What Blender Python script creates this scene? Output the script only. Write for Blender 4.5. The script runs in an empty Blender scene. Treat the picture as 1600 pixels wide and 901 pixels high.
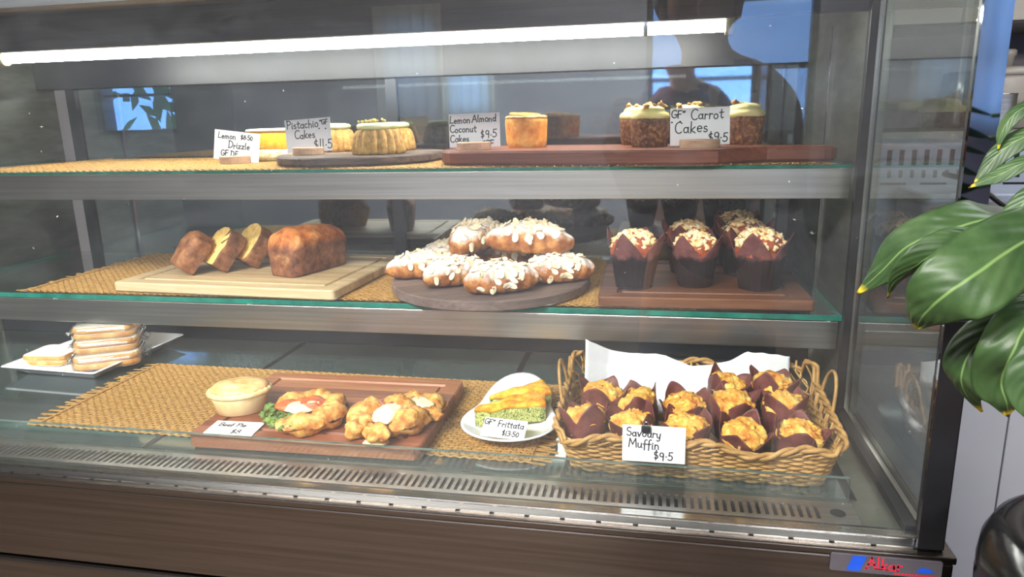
import bpy, math, random
from mathutils import Vector, Matrix, Euler, noise
PI = math.pi
R = math.radians
sc = bpy.context.scene
col = sc.collection
sin, cos = math.sin, math.cos

# ------------------------------------------------------------------ camera, light, exposure
cd = bpy.data.cameras.new('camera')
cd.sensor_fit = 'HORIZONTAL'; cd.sensor_width = 36.0
cd.lens = 1118.64 * 36.0 / 1600.0
cd.clip_start = 0.02; cd.clip_end = 100
cam = bpy.data.objects.new('camera', cd); col.objects.link(cam)
_y, _p, _r = -.1981, .2367, -.0241
_f = Vector((sin(_y) * cos(_p), cos(_y) * cos(_p), -sin(_p)))
_rt = Vector((cos(_y), -sin(_y), 0)); _up = _rt.cross(_f)
_r2 = _rt * cos(_r) + _up * sin(_r); _u2 = -_rt * sin(_r) + _up * cos(_r)
cam.matrix_world = Matrix(((_r2.x, _u2.x, -_f.x, 0), (_r2.y, _u2.y, -_f.y, 0), (_r2.z, _u2.z, -_f.z, 1.30), (0, 0, 0, 1)))
sc.camera = cam
sc.view_settings.view_transform = 'Standard'
sc.view_settings.look = 'None'
sc.view_settings.exposure = 0.62
sc.view_settings.gamma = 1.0
sc.view_settings.use_curve_mapping = False
sc.cycles.max_bounces = 10
sc.cycles.transparent_max_bounces = 24
sc.cycles.glossy_bounces = 6
sc.cycles.sample_clamp_indirect = 4.0
sc.cycles.caustics_reflective = False
sc.cycles.caustics_refractive = False

TUBE = 52.0        # emission of the roof tube
STRIP = 7.0       # emission of the strip under the middle shelf
STRIP_UP = 9.0    # emission of the strip under the upper shelf
SKY = 7.5
ROOMFILL = 160.0

w = bpy.data.worlds.new('world'); sc.world = w; w.use_nodes = True
nt = w.node_tree; nt.nodes.clear()
wo = nt.nodes.new('ShaderNodeOutputWorld'); bg = nt.nodes.new('ShaderNodeBackground')
tc = nt.nodes.new('ShaderNodeTexCoord'); sp = nt.nodes.new('ShaderNodeSeparateXYZ')
rp = nt.nodes.new('ShaderNodeValToRGB')
rp.color_ramp.elements[0].position = 0.0; rp.color_ramp.elements[0].color = (.21, .41, .95, 1)
rp.color_ramp.elements[1].position = 0.5; rp.color_ramp.elements[1].color = (.12, .30, .85, 1)
nt.links.new(tc.outputs['Generated'], sp.inputs[0]); nt.links.new(sp.outputs['Z'], rp.inputs[0])
nt.links.new(rp.outputs[0], bg.inputs['Color']); bg.inputs['Strength'].default_value = SKY
nt.links.new(bg.outputs[0], wo.inputs['Surface'])

def area(name, loc, rot, sx, sy, power, color=(1, 1, 1)):
    l = bpy.data.lights.new(name, 'AREA'); l.shape = 'RECTANGLE'; l.size = sx; l.size_y = sy
    l.energy = power; l.color = color
    o = bpy.data.objects.new(name, l); o.location = loc; o.rotation_euler = rot; col.objects.link(o)
    return o
# two unseen fill lamps added near the ceiling, then a kitchen light; daylight comes in through the windows behind the photographer
area('fill_light', (-1.0, -1.0, 2.55), (0, 0, 0), 1.2, .6, ROOMFILL, (1.0, .97, .93))  # fill lamp added for ambient light in the room
area('fill_light', (.3, -2.7, 2.45), (R(38), 0, 0), 1.6, .5, ROOMFILL * .55, (1.0, .98, .95))  # fill lamp added to brighten the fronts on the upper shelf
area('kitchen_light', (1.4, 1.7, 2.5), (0, 0, 0), .8, .5, ROOMFILL * .085, (.95, .96, 1.0))

# ------------------------------------------------------------------ materials
def lin(c):
    return tuple((x / 12.92 if x <= .04045 else ((x + .055) / 1.055) ** 2.4) for x in (v / 255. for v in c)) + (1.,)

class N:
    def __init__(s, name):
        s.m = bpy.data.materials.new(name); s.m.use_nodes = True
        s.t = s.m.node_tree; s.t.nodes.clear()
        s.out = s.t.nodes.new('ShaderNodeOutputMaterial')
    def n(s, typ, **kw):
        x = s.t.nodes.new(typ)
        for k, v in kw.items(): setattr(x, k, v)
        return x
    def l(s, a, b): s.t.links.new(a, b)
    def coords(s, scale, stretch=(1, 1, 1), kind='Object'):
        tc = s.n('ShaderNodeTexCoord'); mp = s.n('ShaderNodeMapping')
        mp.inputs['Scale'].default_value = tuple(scale * k for k in stretch)
        oi = s.n('ShaderNodeObjectInfo'); mu = s.n('ShaderNodeMath', operation='MULTIPLY'); mu.inputs[1].default_value = 17.0
        s.l(oi.outputs['Random'], mu.inputs[0])
        cb = s.n('ShaderNodeCombineXYZ')
        for k in range(3): s.l(mu.outputs[0], cb.inputs[k])
        s.l(tc.outputs[kind], mp.inputs['Vector']); s.l(cb.outputs[0], mp.inputs['Location'])
        return mp.outputs[0]
    def noise(s, vec, detail=4, rough=.55, dist=0.0, scale=1.0):
        x = s.n('ShaderNodeTexNoise'); x.inputs['Scale'].default_value = scale; x.inputs['Detail'].default_value = detail
        x.inputs['Roughness'].default_value = rough; x.inputs['Distortion'].default_value = dist
        s.l(vec, x.inputs['Vector']); return x.outputs['Fac']
    def ramp(s, fac, cols):
        r = s.n('ShaderNodeValToRGB'); e = r.color_ramp.elements
        n = len(cols)
        cs = [c if len(c) == 2 else ((.3 + .4 * i / max(1, n - 1)), c) for i, c in enumerate(cols)]
        e[0].position, e[0].color = cs[0][0], lin(cs[0][1])
        e[1].position, e[1].color = cs[-1][0], lin(cs[-1][1])
        for p, c in cs[1:-1]:
            k = e.new(p); k.color = lin(c)
        s.l(fac, r.inputs[0]); return r.outputs[0]
    def mix(s, fac, a, b):
        x = s.n('ShaderNodeMix', data_type='RGBA')
        if isinstance(fac, float): x.inputs[0].default_value = fac
        else: s.l(fac, x.inputs[0])
        for v, i in ((a, 6), (b, 7)):
            if isinstance(v, tuple): x.inputs[i].default_value = v
            else: s.l(v, x.inputs[i])
        return x.outputs[2]
    def bsdf(s, colour, rough=.5, metal=0., bump=None, bstr=.3, bdist=.002, coat=0., sss=0., spec=.5, ior=1.5):
        p = s.n('ShaderNodeBsdfPrincipled')
        if isinstance(colour, tuple): p.inputs['Base Color'].default_value = colour
        else: s.l(colour, p.inputs['Base Color'])
        if isinstance(rough, float): p.inputs['Roughness'].default_value = rough
        else: s.l(rough, p.inputs['Roughness'])
        p.inputs['Metallic'].default_value = metal; p.inputs['Coat Weight'].default_value = coat
        p.inputs['Coat Roughness'].default_value = .08
        p.inputs['Subsurface Weight'].default_value = sss; p.inputs['Subsurface Radius'].default_value = (.004, .003, .002)
        p.inputs['Specular IOR Level'].default_value = spec; p.inputs['IOR'].default_value = ior
        if bump is not None:
            b = s.n('ShaderNodeBump'); b.inputs['Strength'].default_value = bstr; b.inputs['Distance'].default_value = bdist
            s.l(bump, b.inputs['Height']); s.l(b.outputs[0], p.inputs['Normal'])
        s.l(p.outputs[0], s.out.inputs['Surface'])
        s.p = p
        return p

def pm(name, cols, scale=30., stretch=(1, 1, 1), detail=5, rough=.55, bump=0., bscale=None, bdist=.002, metal=0., coat=0., sss=0., spec=.4, dist=0.):
    k = N(name)
    v = k.coords(scale, stretch)
    f = k.noise(v, detail, .6, dist)
    c = k.ramp(f, cols) if len(cols) > 1 else lin(cols[0])
    bp = None
    if bump > 0:
        bp = f if bscale is None else k.noise(k.coords(bscale), 6, .65)
    k.bsdf(c, float(rough), metal, bp, bump, bdist, coat, sss, spec)
    return k.m

def glass_mat(name, tint=(1, 1, 1), ior=1.5, boost=1.0, haze=0.0, specks=False):
    k = N(name)
    fr = k.n('ShaderNodeFresnel')
    # the pane is not refracting, so both of its faces reflect like glass met from the air
    ge = k.n('ShaderNodeNewGeometry'); ir = k.n('ShaderNodeMapRange'); ir.inputs['To Min'].default_value = ior; ir.inputs['To Max'].default_value = 1. / ior
    k.l(ge.outputs['Backfacing'], ir.inputs['Value']); k.l(ir.outputs[0], fr.inputs['IOR'])
    mu = k.n('ShaderNodeMath', operation='MULTIPLY'); mu.use_clamp = True; mu.inputs[1].default_value = boost
    k.l(fr.outputs[0], mu.inputs[0])
    tr = k.n('ShaderNodeBsdfTransparent'); tr.inputs[0].default_value = tint + (1,)
    gl = k.n('ShaderNodeBsdfGlossy'); gl.inputs['Roughness'].default_value = .004
    mx = k.n('ShaderNodeMixShader'); k.l(mu.outputs[0], mx.inputs[0]); k.l(tr.outputs[0], mx.inputs[1]); k.l(gl.outputs[0], mx.inputs[2])
    last = mx.outputs[0]
    if haze > 0:   # dust film, wipe streaks and specks on the pane
        v = k.coords(5., (1, 1, 2.2))
        f = k.noise(v, 7, .7, 1.6)
        rr = k.n('ShaderNodeMapRange'); rr.inputs['From Min'].default_value = .45; rr.inputs['From Max'].default_value = .8
        rr.inputs['To Min'].default_value = haze * .35; rr.inputs['To Max'].default_value = haze
        k.l(f, rr.inputs['Value']); fac = rr.outputs[0]
        if specks:
            vo = k.n('ShaderNodeTexVoronoi'); vo.inputs['Scale'].default_value = 28.; vo.inputs['Randomness'].default_value = 1.
            tc = k.n('ShaderNodeTexCoord'); k.l(tc.outputs['Object'], vo.inputs['Vector'])
            lt = k.n('ShaderNodeMath', operation='LESS_THAN'); lt.inputs[1].default_value = .022; k.l(vo.outputs['Distance'], lt.inputs[0])
            m2 = k.n('ShaderNodeMath', operation='MULTIPLY'); m2.inputs[1].default_value = .35; k.l(lt.outputs[0], m2.inputs[0])
            ad = k.n('ShaderNodeMath', operation='ADD'); k.l(fac, ad.inputs[0]); k.l(m2.outputs[0], ad.inputs[1]); fac = ad.outputs[0]
        df = k.n('ShaderNodeBsdfDiffuse'); df.inputs[0].default_value = (.8, .85, .9, 1)
        tl = k.n('ShaderNodeBsdfTranslucent'); tl.inputs[0].default_value = (.8, .85, .9, 1)
        ds = k.n('ShaderNodeMixShader'); ds.inputs[0].default_value = .5; k.l(df.outputs[0], ds.inputs[1]); k.l(tl.outputs[0], ds.inputs[2])
        m3 = k.n('ShaderNodeMixShader'); k.l(fac, m3.inputs[0]); k.l(last, m3.inputs[1]); k.l(ds.outputs[0], m3.inputs[2])
        last = m3.outputs[0]
    k.l(last, k.out.inputs['Surface'])
    return k.m

def emit(name, c, s):
    k = N(name); e = k.n('ShaderNodeEmission'); e.inputs[0].default_value = c + (1,); e.inputs[1].default_value = s
    k.l(e.outputs[0], k.out.inputs['Surface']); return k.m

MT = {}
MT['front_glass'] = glass_mat('front_glass', (.97, .985, .98), 1.5, 1.15, .03, True)
MT['side_glass'] = glass_mat('side_glass', (.80, .83, .80), 1.5, 1.3, .05, True)
MT['shelf_glass'] = glass_mat('shelf_glass', (.93, .97, .95), 1.5, 1.0)
MT['kick_glass'] = glass_mat('kick_glass', (.95, .98, .97), 1.5, 1.0, .02)
MT['film'] = glass_mat('film', (.97, .97, .97), 1.5, 2.2, .05)
MT['glass_edge'] = pm('glass_edge', [(10, 92, 80), (30, 130, 112)], 40., rough=.15, spec=.6)
MT['kick_edge'] = pm('kick_edge', [(60, 80, 76), (110, 130, 124)], 40., rough=.15, spec=.6)
MT['steel'] = pm('steel', [(.35, (184, 181, 176)), (.65, (206, 203, 198))], 3., (1, 60, 60), rough=.30, bump=.04, bdist=.0005, metal=1.)
MT['base_steel'] = pm('base_steel', [(.3, (98, 91, 86)), (.7, (122, 114, 108))], 3., (1, 60, 60), rough=.27, bump=.05, bdist=.0005, metal=1.)
MT['wall_steel'] = pm('wall_steel', [(.3, (120, 122, 112)), (.7, (150, 151, 140))], 14., (1, 1, 4), rough=.38, bump=.05, metal=.85)
MT['bright_steel'] = pm('bright_steel', [(205, 203, 198), (225, 224, 220)], 3., rough=.16, metal=1.)
MT['mirror_steel'] = pm('mirror_steel', [(128, 134, 150)], 3., rough=.06, metal=1.)
MT['dark_metal'] = pm('dark_metal', [(30, 32, 38), (44, 46, 54)], 12., rough=.35, spec=.5)
MT['black'] = pm('black', [(14, 14, 16), (22, 22, 25)], 20., rough=.4, spec=.5)
MT['gloss_black'] = pm('gloss_black', [(12, 12, 13), (18, 18, 20)], 20., rough=.18, spec=.5)
MT['roof_grey'] = pm('roof_grey', [(96, 96, 100), (112, 112, 116)], 6., (1, 20, 20), rough=.4, metal=.6)
MT['tube'] = emit('tube_glow', (1.0, 1.0, .93), TUBE)
MT['strip'] = emit('strip_glow', (1.0, .99, .94), STRIP)
MT['strip_up'] = emit('strip_up_glow', (1.0, .99, .94), STRIP_UP)
MT['cap_plastic'] = pm('cap_plastic', [(222, 225, 190)], 10., rough=.4)
MT['clear_plastic'] = pm('clear_plastic', [(205, 215, 212), (225, 232, 228)], 10., rough=.25)
k = N('door_mirror'); tr = k.n('ShaderNodeBsdfTransparent'); tr.inputs[0].default_value = (.50, .56, .60, 1); gl = k.n('ShaderNodeBsdfGlossy'); gl.inputs['Roughness'].default_value = .03
k.l(k.ramp(k.noise(k.coords(4.), 5, .6, 1.), [(.3, (205, 214, 218)), (.7, (222, 228, 232))]), gl.inputs[0]); mx = k.n('ShaderNodeMixShader'); mx.inputs[0].default_value = .36
k.l(tr.outputs[0], mx.inputs[1]); k.l(gl.outputs[0], mx.inputs[2]); k.l(mx.outputs[0], k.out.inputs['Surface'])
MT['door_mirror'] = k.m
k = N('deck_glass'); k.bsdf(lin((62, 74, 74)), .07, .0, spec=1.0, ior=1.9, coat=.5); MT['deck_glass'] = k.m
MT['white_card'] = pm('white_card', [(236, 236, 240), (243, 243, 246)], 30., rough=.6)
MT['ink'] = pm('ink', [(22, 22, 26)], 30., rough=.6)
MT['disc_wood'] = pm('disc_wood', [(178, 140, 112), (205, 170, 140)], 60., (1, 1, 4), rough=.6)
MT['ceramic'] = pm('ceramic', [(232, 234, 238), (240, 241, 244)], 8., rough=.14, coat=.3)
MT['straw'] = pm('straw', [(.2, (112, 78, 36)), (.45, (170, 128, 70)), (.75, (204, 164, 102))], 160., (1, 1, 1), rough=.75, spec=.2)
MT['wicker'] = pm('wicker', [(.25, (132, 92, 44)), (.5, (176, 134, 76)), (.8, (206, 168, 106))], 70., (1, 1, 1), rough=.5, spec=.4)

def wood(name, cols, pitch=.022, rough=.5, axis='X', grain=4.):
    """edge-glued staves running along one axis, each with its own tone, with fine grain"""
    k = N(name)
    tc = k.n('ShaderNodeTexCoord'); s3 = k.n('ShaderNodeSeparateXYZ'); k.l(tc.outputs['Object'], s3.inputs[0])
    cross = s3.outputs['Y' if axis == 'X' else 'X']
    dv = k.n('ShaderNodeMath', operation='DIVIDE'); dv.inputs[1].default_value = pitch; k.l(cross, dv.inputs[0])
    fl = k.n('ShaderNodeMath', operation='FLOOR'); k.l(dv.outputs[0], fl.inputs[0])
    wn = k.n('ShaderNodeTexWhiteNoise', noise_dimensions='1D'); k.l(fl.outputs[0], wn.inputs['W'])
    v = k.coords(26., (.25, grain, grain) if axis == 'X' else (grain, .25, grain))
    g = k.noise(v, 6, .65, .8)
    ad = k.n('ShaderNodeMath', operation='MULTIPLY_ADD'); ad.inputs[1].default_value = .34; k.l(wn.outputs['Value'], ad.inputs[0])
    m = k.n('ShaderNodeMath', operation='MULTIPLY'); m.inputs[1].default_value = .66; k.l(g, m.inputs[0]); k.l(m.outputs[0], ad.inputs[2])
    k.bsdf(k.ramp(ad.outputs[0], cols), rough, 0., g, .12, .0008, spec=.35)
    return k.m
MT['pale_wood'] = wood('pale_wood', [(.25, (150, 124, 90)), (.5, (188, 163, 124)), (.75, (212, 190, 152))], .02, .5)
MT['walnut'] = wood('walnut', [(.25, (72, 44, 33)), (.5, (108, 70, 50)), (.75, (146, 100, 72))], .024, .45)
MT['red_wood'] = wood('red_wood', [(.25, (104, 56, 38)), (.5, (150, 90, 60)), (.75, (188, 132, 94))], .028, .4)
MT['round_wood'] = wood('round_wood', [(.25, (88, 74, 70)), (.5, (122, 104, 97)), (.75, (150, 130, 120))], .16, .5)
MT['paddle_wood'] = wood('paddle_wood', [(.25, (104, 54, 40)), (.5, (138, 78, 56)), (.75, (172, 108, 78))], .05, .4)
MT['dark_bark'] = wood('dark_bark', [(.25, (70, 60, 60)), (.5, (120, 100, 88)), (.75, (196, 164, 124))], .05, .55)
MT['tray_wood'] = wood('tray_wood', [(.25, (120, 60, 18)), (.5, (164, 90, 32)), (.75, (186, 112, 48))], .3, .3)

# food
MT['muffin_cake'] = pm('muffin_cake', [(130, 58, 32), (170, 84, 48)], 120., rough=.7, bump=.5, bdist=.002)
MT['crumble'] = pm('crumble', [(.3, (214, 166, 100)), (.5, (236, 204, 152)), (.7, (248, 236, 214))], 90., rough=.7, bump=.4, bdist=.001)
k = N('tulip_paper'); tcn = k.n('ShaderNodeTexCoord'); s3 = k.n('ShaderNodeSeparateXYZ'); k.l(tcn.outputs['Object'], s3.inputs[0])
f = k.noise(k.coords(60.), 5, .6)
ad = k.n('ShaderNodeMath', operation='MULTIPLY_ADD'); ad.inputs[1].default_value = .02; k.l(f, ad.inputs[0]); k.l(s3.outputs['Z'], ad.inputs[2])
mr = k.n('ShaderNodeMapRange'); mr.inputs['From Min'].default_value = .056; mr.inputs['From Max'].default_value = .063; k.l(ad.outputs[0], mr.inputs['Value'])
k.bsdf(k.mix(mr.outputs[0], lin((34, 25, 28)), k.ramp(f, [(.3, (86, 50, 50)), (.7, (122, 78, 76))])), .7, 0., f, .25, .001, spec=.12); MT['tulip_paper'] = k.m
MT['brown_paper'] = pm('brown_paper', [(.3, (84, 44, 42)), (.7, (126, 72, 66))], 50., rough=.5, bump=.2, spec=.35)
MT['savoury_top'] = pm('savoury_top', [(.28, (170, 88, 34)), (.42, (222, 146, 56)), (.55, (240, 186, 84)), (.66, (238, 210, 130)), (.74, (120, 128, 60))], 75., rough=.55, bump=.7, bscale=160., bdist=.003, coat=.08)
MT['loaf_crust'] = pm('loaf_crust', [(.3, (78, 44, 26)), (.5, (126, 78, 46)), (.7, (164, 112, 70))], 60., rough=.65, bump=.5, bscale=190., bdist=.0025)
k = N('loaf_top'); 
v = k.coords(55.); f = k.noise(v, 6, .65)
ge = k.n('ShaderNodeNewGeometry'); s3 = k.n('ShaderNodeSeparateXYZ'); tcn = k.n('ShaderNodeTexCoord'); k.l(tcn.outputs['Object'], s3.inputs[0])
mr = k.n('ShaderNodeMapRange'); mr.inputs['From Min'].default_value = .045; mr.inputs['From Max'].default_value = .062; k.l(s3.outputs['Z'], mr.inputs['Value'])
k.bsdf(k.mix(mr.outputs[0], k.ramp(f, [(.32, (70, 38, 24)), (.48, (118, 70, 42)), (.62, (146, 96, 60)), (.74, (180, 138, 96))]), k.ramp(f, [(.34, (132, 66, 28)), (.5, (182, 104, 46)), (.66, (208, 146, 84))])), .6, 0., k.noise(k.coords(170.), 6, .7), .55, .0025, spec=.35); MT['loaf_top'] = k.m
MT['crumb'] = pm('crumb', [(.3, (196, 150, 74)), (.5, (224, 186, 106)), (.68, (238, 208, 138)), (.78, (110, 70, 40))], 110., rough=.8, bump=.5, bdist=.002)
MT['pistachio_cake'] = pm('pistachio_cake', [(.3, (158, 112, 48)), (.5, (198, 154, 80)), (.72, (222, 184, 112))], 130., rough=.75, bump=.7, bdist=.002)
MT['pale_icing'] = pm('pale_icing', [(224, 232, 160), (238, 242, 190)], 40., rough=.35, sss=.15, coat=.1)
MT['nut_crumb'] = pm('nut_crumb', [(.3, (150, 150, 60)), (.6, (226, 190, 100))], 200., rough=.7, bump=.4)
MT['almond_cake'] = pm('almond_cake', [(.3, (204, 118, 30)), (.5, (232, 154, 48)), (.72, (246, 190, 90))], 90., rough=.65, bump=.5, bscale=220.)
MT['orange_slice'] = pm('orange_slice', [(240, 150, 40), (252, 190, 80)], 60., rough=.3, sss=.1)
MT['coconut_top'] = pm('coconut_top', [(.3, (214, 140, 60)), (.7, (246, 214, 150))], 90., rough=.6, bump=.5)
MT['carrot_cake'] = pm('carrot_cake', [(.3, (52, 28, 18)), (.5, (104, 64, 40)), (.68, (166, 116, 72))], 190., rough=.8, bump=.8, bdist=.002)
MT['cream_icing'] = pm('cream_icing', [(244, 230, 140), (250, 240, 178)], 30., rough=.35, sss=.15, coat=.1)
MT['walnut_nut'] = pm('walnut_nut', [(.3, (170, 106, 50)), (.7, (230, 180, 108))], 120., rough=.6, bump=.4)
MT['lemon_cake'] = pm('lemon_cake', [(.3, (240, 170, 10)), (.5, (252, 190, 24)), (.7, (255, 208, 70))], 130., rough=.6, bump=.4, sss=.1)
MT['lemon_icing'] = pm('lemon_icing', [(252, 240, 190), (254, 248, 220)], 40., rough=.35)
MT['pale_base'] = pm('pale_base', [(.3, (190, 160, 104)), (.5, (222, 204, 160)), (.7, (238, 228, 196))], 130., rough=.6, bump=.5)
k = N('sugared_pastry')
f = k.noise(k.coords(60.), 6, .65)
ge = k.n('ShaderNodeNewGeometry'); s3 = k.n('ShaderNodeSeparateXYZ'); k.l(ge.outputs['Normal'], s3.inputs[0])
f2 = k.noise(k.coords(38.), 6, .75)
sm = k.n('ShaderNodeMath', operation='MULTIPLY_ADD'); sm.inputs[1].default_value = 1.5; sm.inputs[2].default_value = -.75; k.l(f2, sm.inputs[0])
a2 = k.n('ShaderNodeMath', operation='ADD'); k.l(sm.outputs[0], a2.inputs[0]); k.l(s3.outputs['Z'], a2.inputs[1])
mr = k.n('ShaderNodeMapRange'); mr.inputs['From Min'].default_value = .30; mr.inputs['From Max'].default_value = .95; mr.inputs['To Max'].default_value = .9; k.l(a2.outputs[0], mr.inputs['Value'])
k.bsdf(k.mix(mr.outputs[0], k.ramp(f, [(.28, (112, 62, 32)), (.48, (164, 100, 52)), (.7, (214, 156, 90))]), lin((244, 240, 236))), .6, 0., f, .5, .002, spec=.3); MT['sugared_pastry'] = k.m
MT['almond_flake'] = pm('almond_flake', [(.3, (228, 200, 150)), (.5, (244, 230, 200)), (.7, (250, 246, 238))], 90., rough=.55, spec=.3)
MT['pie_pastry'] = pm('pie_pastry', [(.3, (226, 186, 122)), (.55, (240, 212, 158)), (.75, (246, 226, 182))], 28., rough=.5, bump=.15, coat=.08)
MT['pie_brown'] = pm('pie_brown', [(.35, (206, 140, 70)), (.6, (238, 200, 140))], 36., rough=.45, bump=.2, coat=.1)
MT['baked_pastry'] = pm('baked_pastry', [(.30, (150, 82, 30)), (.43, (204, 130, 56)), (.55, (232, 176, 92)), (.72, (244, 212, 142))], 75., rough=.5, bump=.9, bscale=150., bdist=.003, coat=.12)
MT['spinach'] = pm('spinach', [(.3, (40, 62, 22)), (.5, (84, 116, 44)), (.75, (150, 170, 80))], 110., rough=.5, bump=.6, coat=.1)
MT['tomato'] = pm('tomato', [(.3, (190, 70, 28)), (.7, (228, 118, 60))], 70., rough=.3, coat=.2)
MT['cheese'] = pm('cheese', [(.3, (232, 214, 150)), (.6, (246, 236, 200))], 60., rough=.35, coat=.15, sss=.1)
MT['ham'] = pm('ham', [(.3, (140, 70, 70)), (.7, (200, 140, 110))], 70., rough=.4, coat=.1)
MT['egg'] = pm('egg', [(.3, (236, 176, 40)), (.7, (250, 206, 84))], 50., rough=.4, coat=.1)
k = N('frittata_side')
v = k.coords(60.); vo = k.n('ShaderNodeTexNoise'); vo.inputs['Scale'].default_value = 1.6; vo.inputs['Detail'].default_value = 3; vo.inputs['Distortion'].default_value = 3.
k.l(v, vo.inputs['Vector'])
k.bsdf(k.ramp(vo.outputs['Fac'], [(.32, (186, 190, 104)), (.42, (204, 206, 126)), (.465, (50, 80, 32)), (.50, (60, 90, 36)), (.54, (198, 202, 118)), (.60, (212, 208, 134)), (.64, (64, 92, 40)), (.69, (204, 202, 118))]), .5, 0., vo.outputs['Fac'], .4, .001, spec=.35); MT['frittata_side'] = k.m
MT['frittata_top'] = pm('frittata_top', [(.28, (214, 110, 20)), (.42, (238, 158, 30)), (.55, (250, 200, 60)), (.7, (252, 226, 120)), (.78, (120, 130, 50))], 60., rough=.45, bump=.6, bscale=140., coat=.12)
MT['bread_crust'] = pm('bread_crust', [(.3, (180, 112, 48)), (.55, (216, 160, 88)), (.75, (238, 204, 146))], 45., rough=.6, bump=.15)
MT['bread_crumb'] = pm('bread_crumb', [(240, 232, 212), (248, 243, 230)], 90., rough=.8, bump=.3)
MT['napkin'] = pm('napkin', [(232, 234, 238), (244, 245, 248)], 40., rough=.7, bump=.15)
# plant and kitchen
k = N('leaf_green')
tcn = k.n('ShaderNodeTexCoord'); s3 = k.n('ShaderNodeSeparateXYZ'); k.l(tcn.outputs['UV'], s3.inputs[0])
f = k.noise(k.coords(22.), 5, .6)
base = k.ramp(f, [(.3, (33, 53, 27)), (.5, (49, 73, 39)), (.75, (72, 95, 57))])
mid = k.n('ShaderNodeMath', operation='SUBTRACT'); mid.inputs[1].default_value = .5; k.l(s3.outputs['Y'], mid.inputs[0])
ab = k.n('ShaderNodeMath', operation='ABSOLUTE'); k.l(mid.outputs[0], ab.inputs[0])
ml = k.n('ShaderNodeMapRange'); ml.inputs['From Min'].default_value = .008; ml.inputs['From Max'].default_value = .028; ml.inputs['To Min'].default_value = .55; ml.inputs['To Max'].default_value = 0.; k.l(ab.outputs[0], ml.inputs['Value'])
c1 = k.mix(ml.outputs[0], base, lin((128, 160, 92)))
tn = k.n('ShaderNodeMath', operation='MULTIPLY_ADD'); tn.inputs[1].default_value = .22; k.l(f, tn.inputs[0]); k.l(s3.outputs['X'], tn.inputs[2])
tm = k.n('ShaderNodeMapRange'); tm.inputs['From Min'].default_value = 1.035; tm.inputs['From Max'].default_value = 1.08; k.l(tn.outputs[0], tm.inputs['Value'])
c2 = k.mix(tm.outputs[0], c1, lin((196, 176, 40)))
tm2 = k.n('ShaderNodeMapRange'); tm2.inputs['From Min'].default_value = 1.09; tm2.inputs['From Max'].default_value = 1.105; k.l(tn.outputs[0], tm2.inputs['Value'])
c3 = k.mix(tm2.outputs[0], c2, lin((96, 56, 30)))
# slanted side veins as relief
vx = k.n('ShaderNodeMath', operation='MULTIPLY_ADD'); vx.inputs[1].default_value = -.55; k.l(ab.outputs[0], vx.inputs[0]); k.l(s3.outputs['X'], vx.inputs[2])
vs = k.n('ShaderNodeMath', operation='MULTIPLY'); vs.inputs[1].default_value = 62.; k.l(vx.outputs[0], vs.inputs[0])
vw = k.n('ShaderNodeMath', operation='SINE'); k.l(vs.outputs[0], vw.inputs[0])
vn = k.n('ShaderNodeMath', operation='MULTIPLY_ADD'); vn.inputs[1].default_value = 3.; k.l(k.noise(k.coords(34.), 4, .6), vn.inputs[0]); k.l(vw.outputs[0], vn.inputs[2])
k.bsdf(c3, .45, 0., vn.outputs[0], .16, .0012, spec=.35); MT['leaf_green'] = k.m
MT['stem_green'] = pm('stem_green', [(70, 110, 46), (96, 136, 62)], 60., rough=.5)
MT['terracotta'] = pm('terracotta', [(186, 120, 92), (210, 146, 116)], 40., rough=.7)
MT['soil'] = pm('soil', [(40, 30, 24), (66, 50, 40)], 90., rough=.9, bump=.6)
MT['red'] = pm('red', [(186, 24, 30), (204, 40, 44)], 20., rough=.25, coat=.3)
MT['machine_grey'] = pm('machine_grey', [(150, 158, 174), (166, 174, 190)], 12., rough=.4, metal=.35)
MT['cabinet_grey'] = pm('cabinet_grey', [(168, 168, 177), (178, 178, 187)], 3., rough=.35, metal=.1)
MT['bench_steel'] = pm('bench_steel', [(150, 146, 138), (170, 166, 158)], 8., rough=.35, metal=.8)
MT['kitchen_wall'] = pm('kitchen_wall', [(118, 114, 116), (128, 124, 126)], 4., rough=.7)
MT['cream_plastic'] = pm('cream_plastic', [(140, 134, 126), (152, 146, 138)], 10., rough=.45)
MT['tile_red'] = pm('tile_red', [(130, 34, 52), (156, 52, 70)], 30., rough=.4)
MT['tile_white'] = pm('tile_white', [(206, 206, 210), (224, 224, 228)], 30., rough=.4)
MT['tile_grey'] = pm('tile_grey', [(128, 124, 130), (142, 138, 144)], 30., rough=.4)
MT['room_wall'] = pm('room_wall', [(112, 110, 116), (126, 124, 130)], 2., rough=.8)
MT['room_floor'] = pm('room_floor', [(92, 80, 70), (112, 98, 86)], 3., rough=.5)
MT['room_ceiling'] = pm('room_ceiling', [(150, 148, 146)], 2., rough=.9)
MT['shop_wall'] = pm('shop_wall', [(120, 120, 130), (132, 132, 142)], 2., rough=.7)
MT['curtain'] = pm('curtain', [(226, 228, 224), (238, 238, 236)], 10., rough=.9)
MT['tree'] = pm('tree', [(40, 70, 24), (120, 150, 70)], 10., rough=.8)
MT['skin'] = pm('skin', [(188, 138, 112), (204, 154, 128)], 30., rough=.5, sss=.1)
MT['maroon_cloth'] = pm('maroon_cloth', [(74, 18, 40), (98, 28, 54)], 40., rough=.85, bump=.2)
MT['denim'] = pm('denim', [(34, 40, 58), (48, 54, 74)], 60., rough=.9)
MT['hair'] = pm('hair', [(44, 40, 40), (84, 78, 76)], 60., (1, 1, .2), rough=.6)
MT['eye'] = pm('eye', [(24, 20, 18)], 10., rough=.2)
MT['lip'] = pm('lip', [(160, 88, 80)], 10., rough=.5)
MT['badge_grey'] = pm('badge_grey', [(88, 84, 92), (108, 104, 112)], 20., rough=.3, metal=.5)
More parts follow.
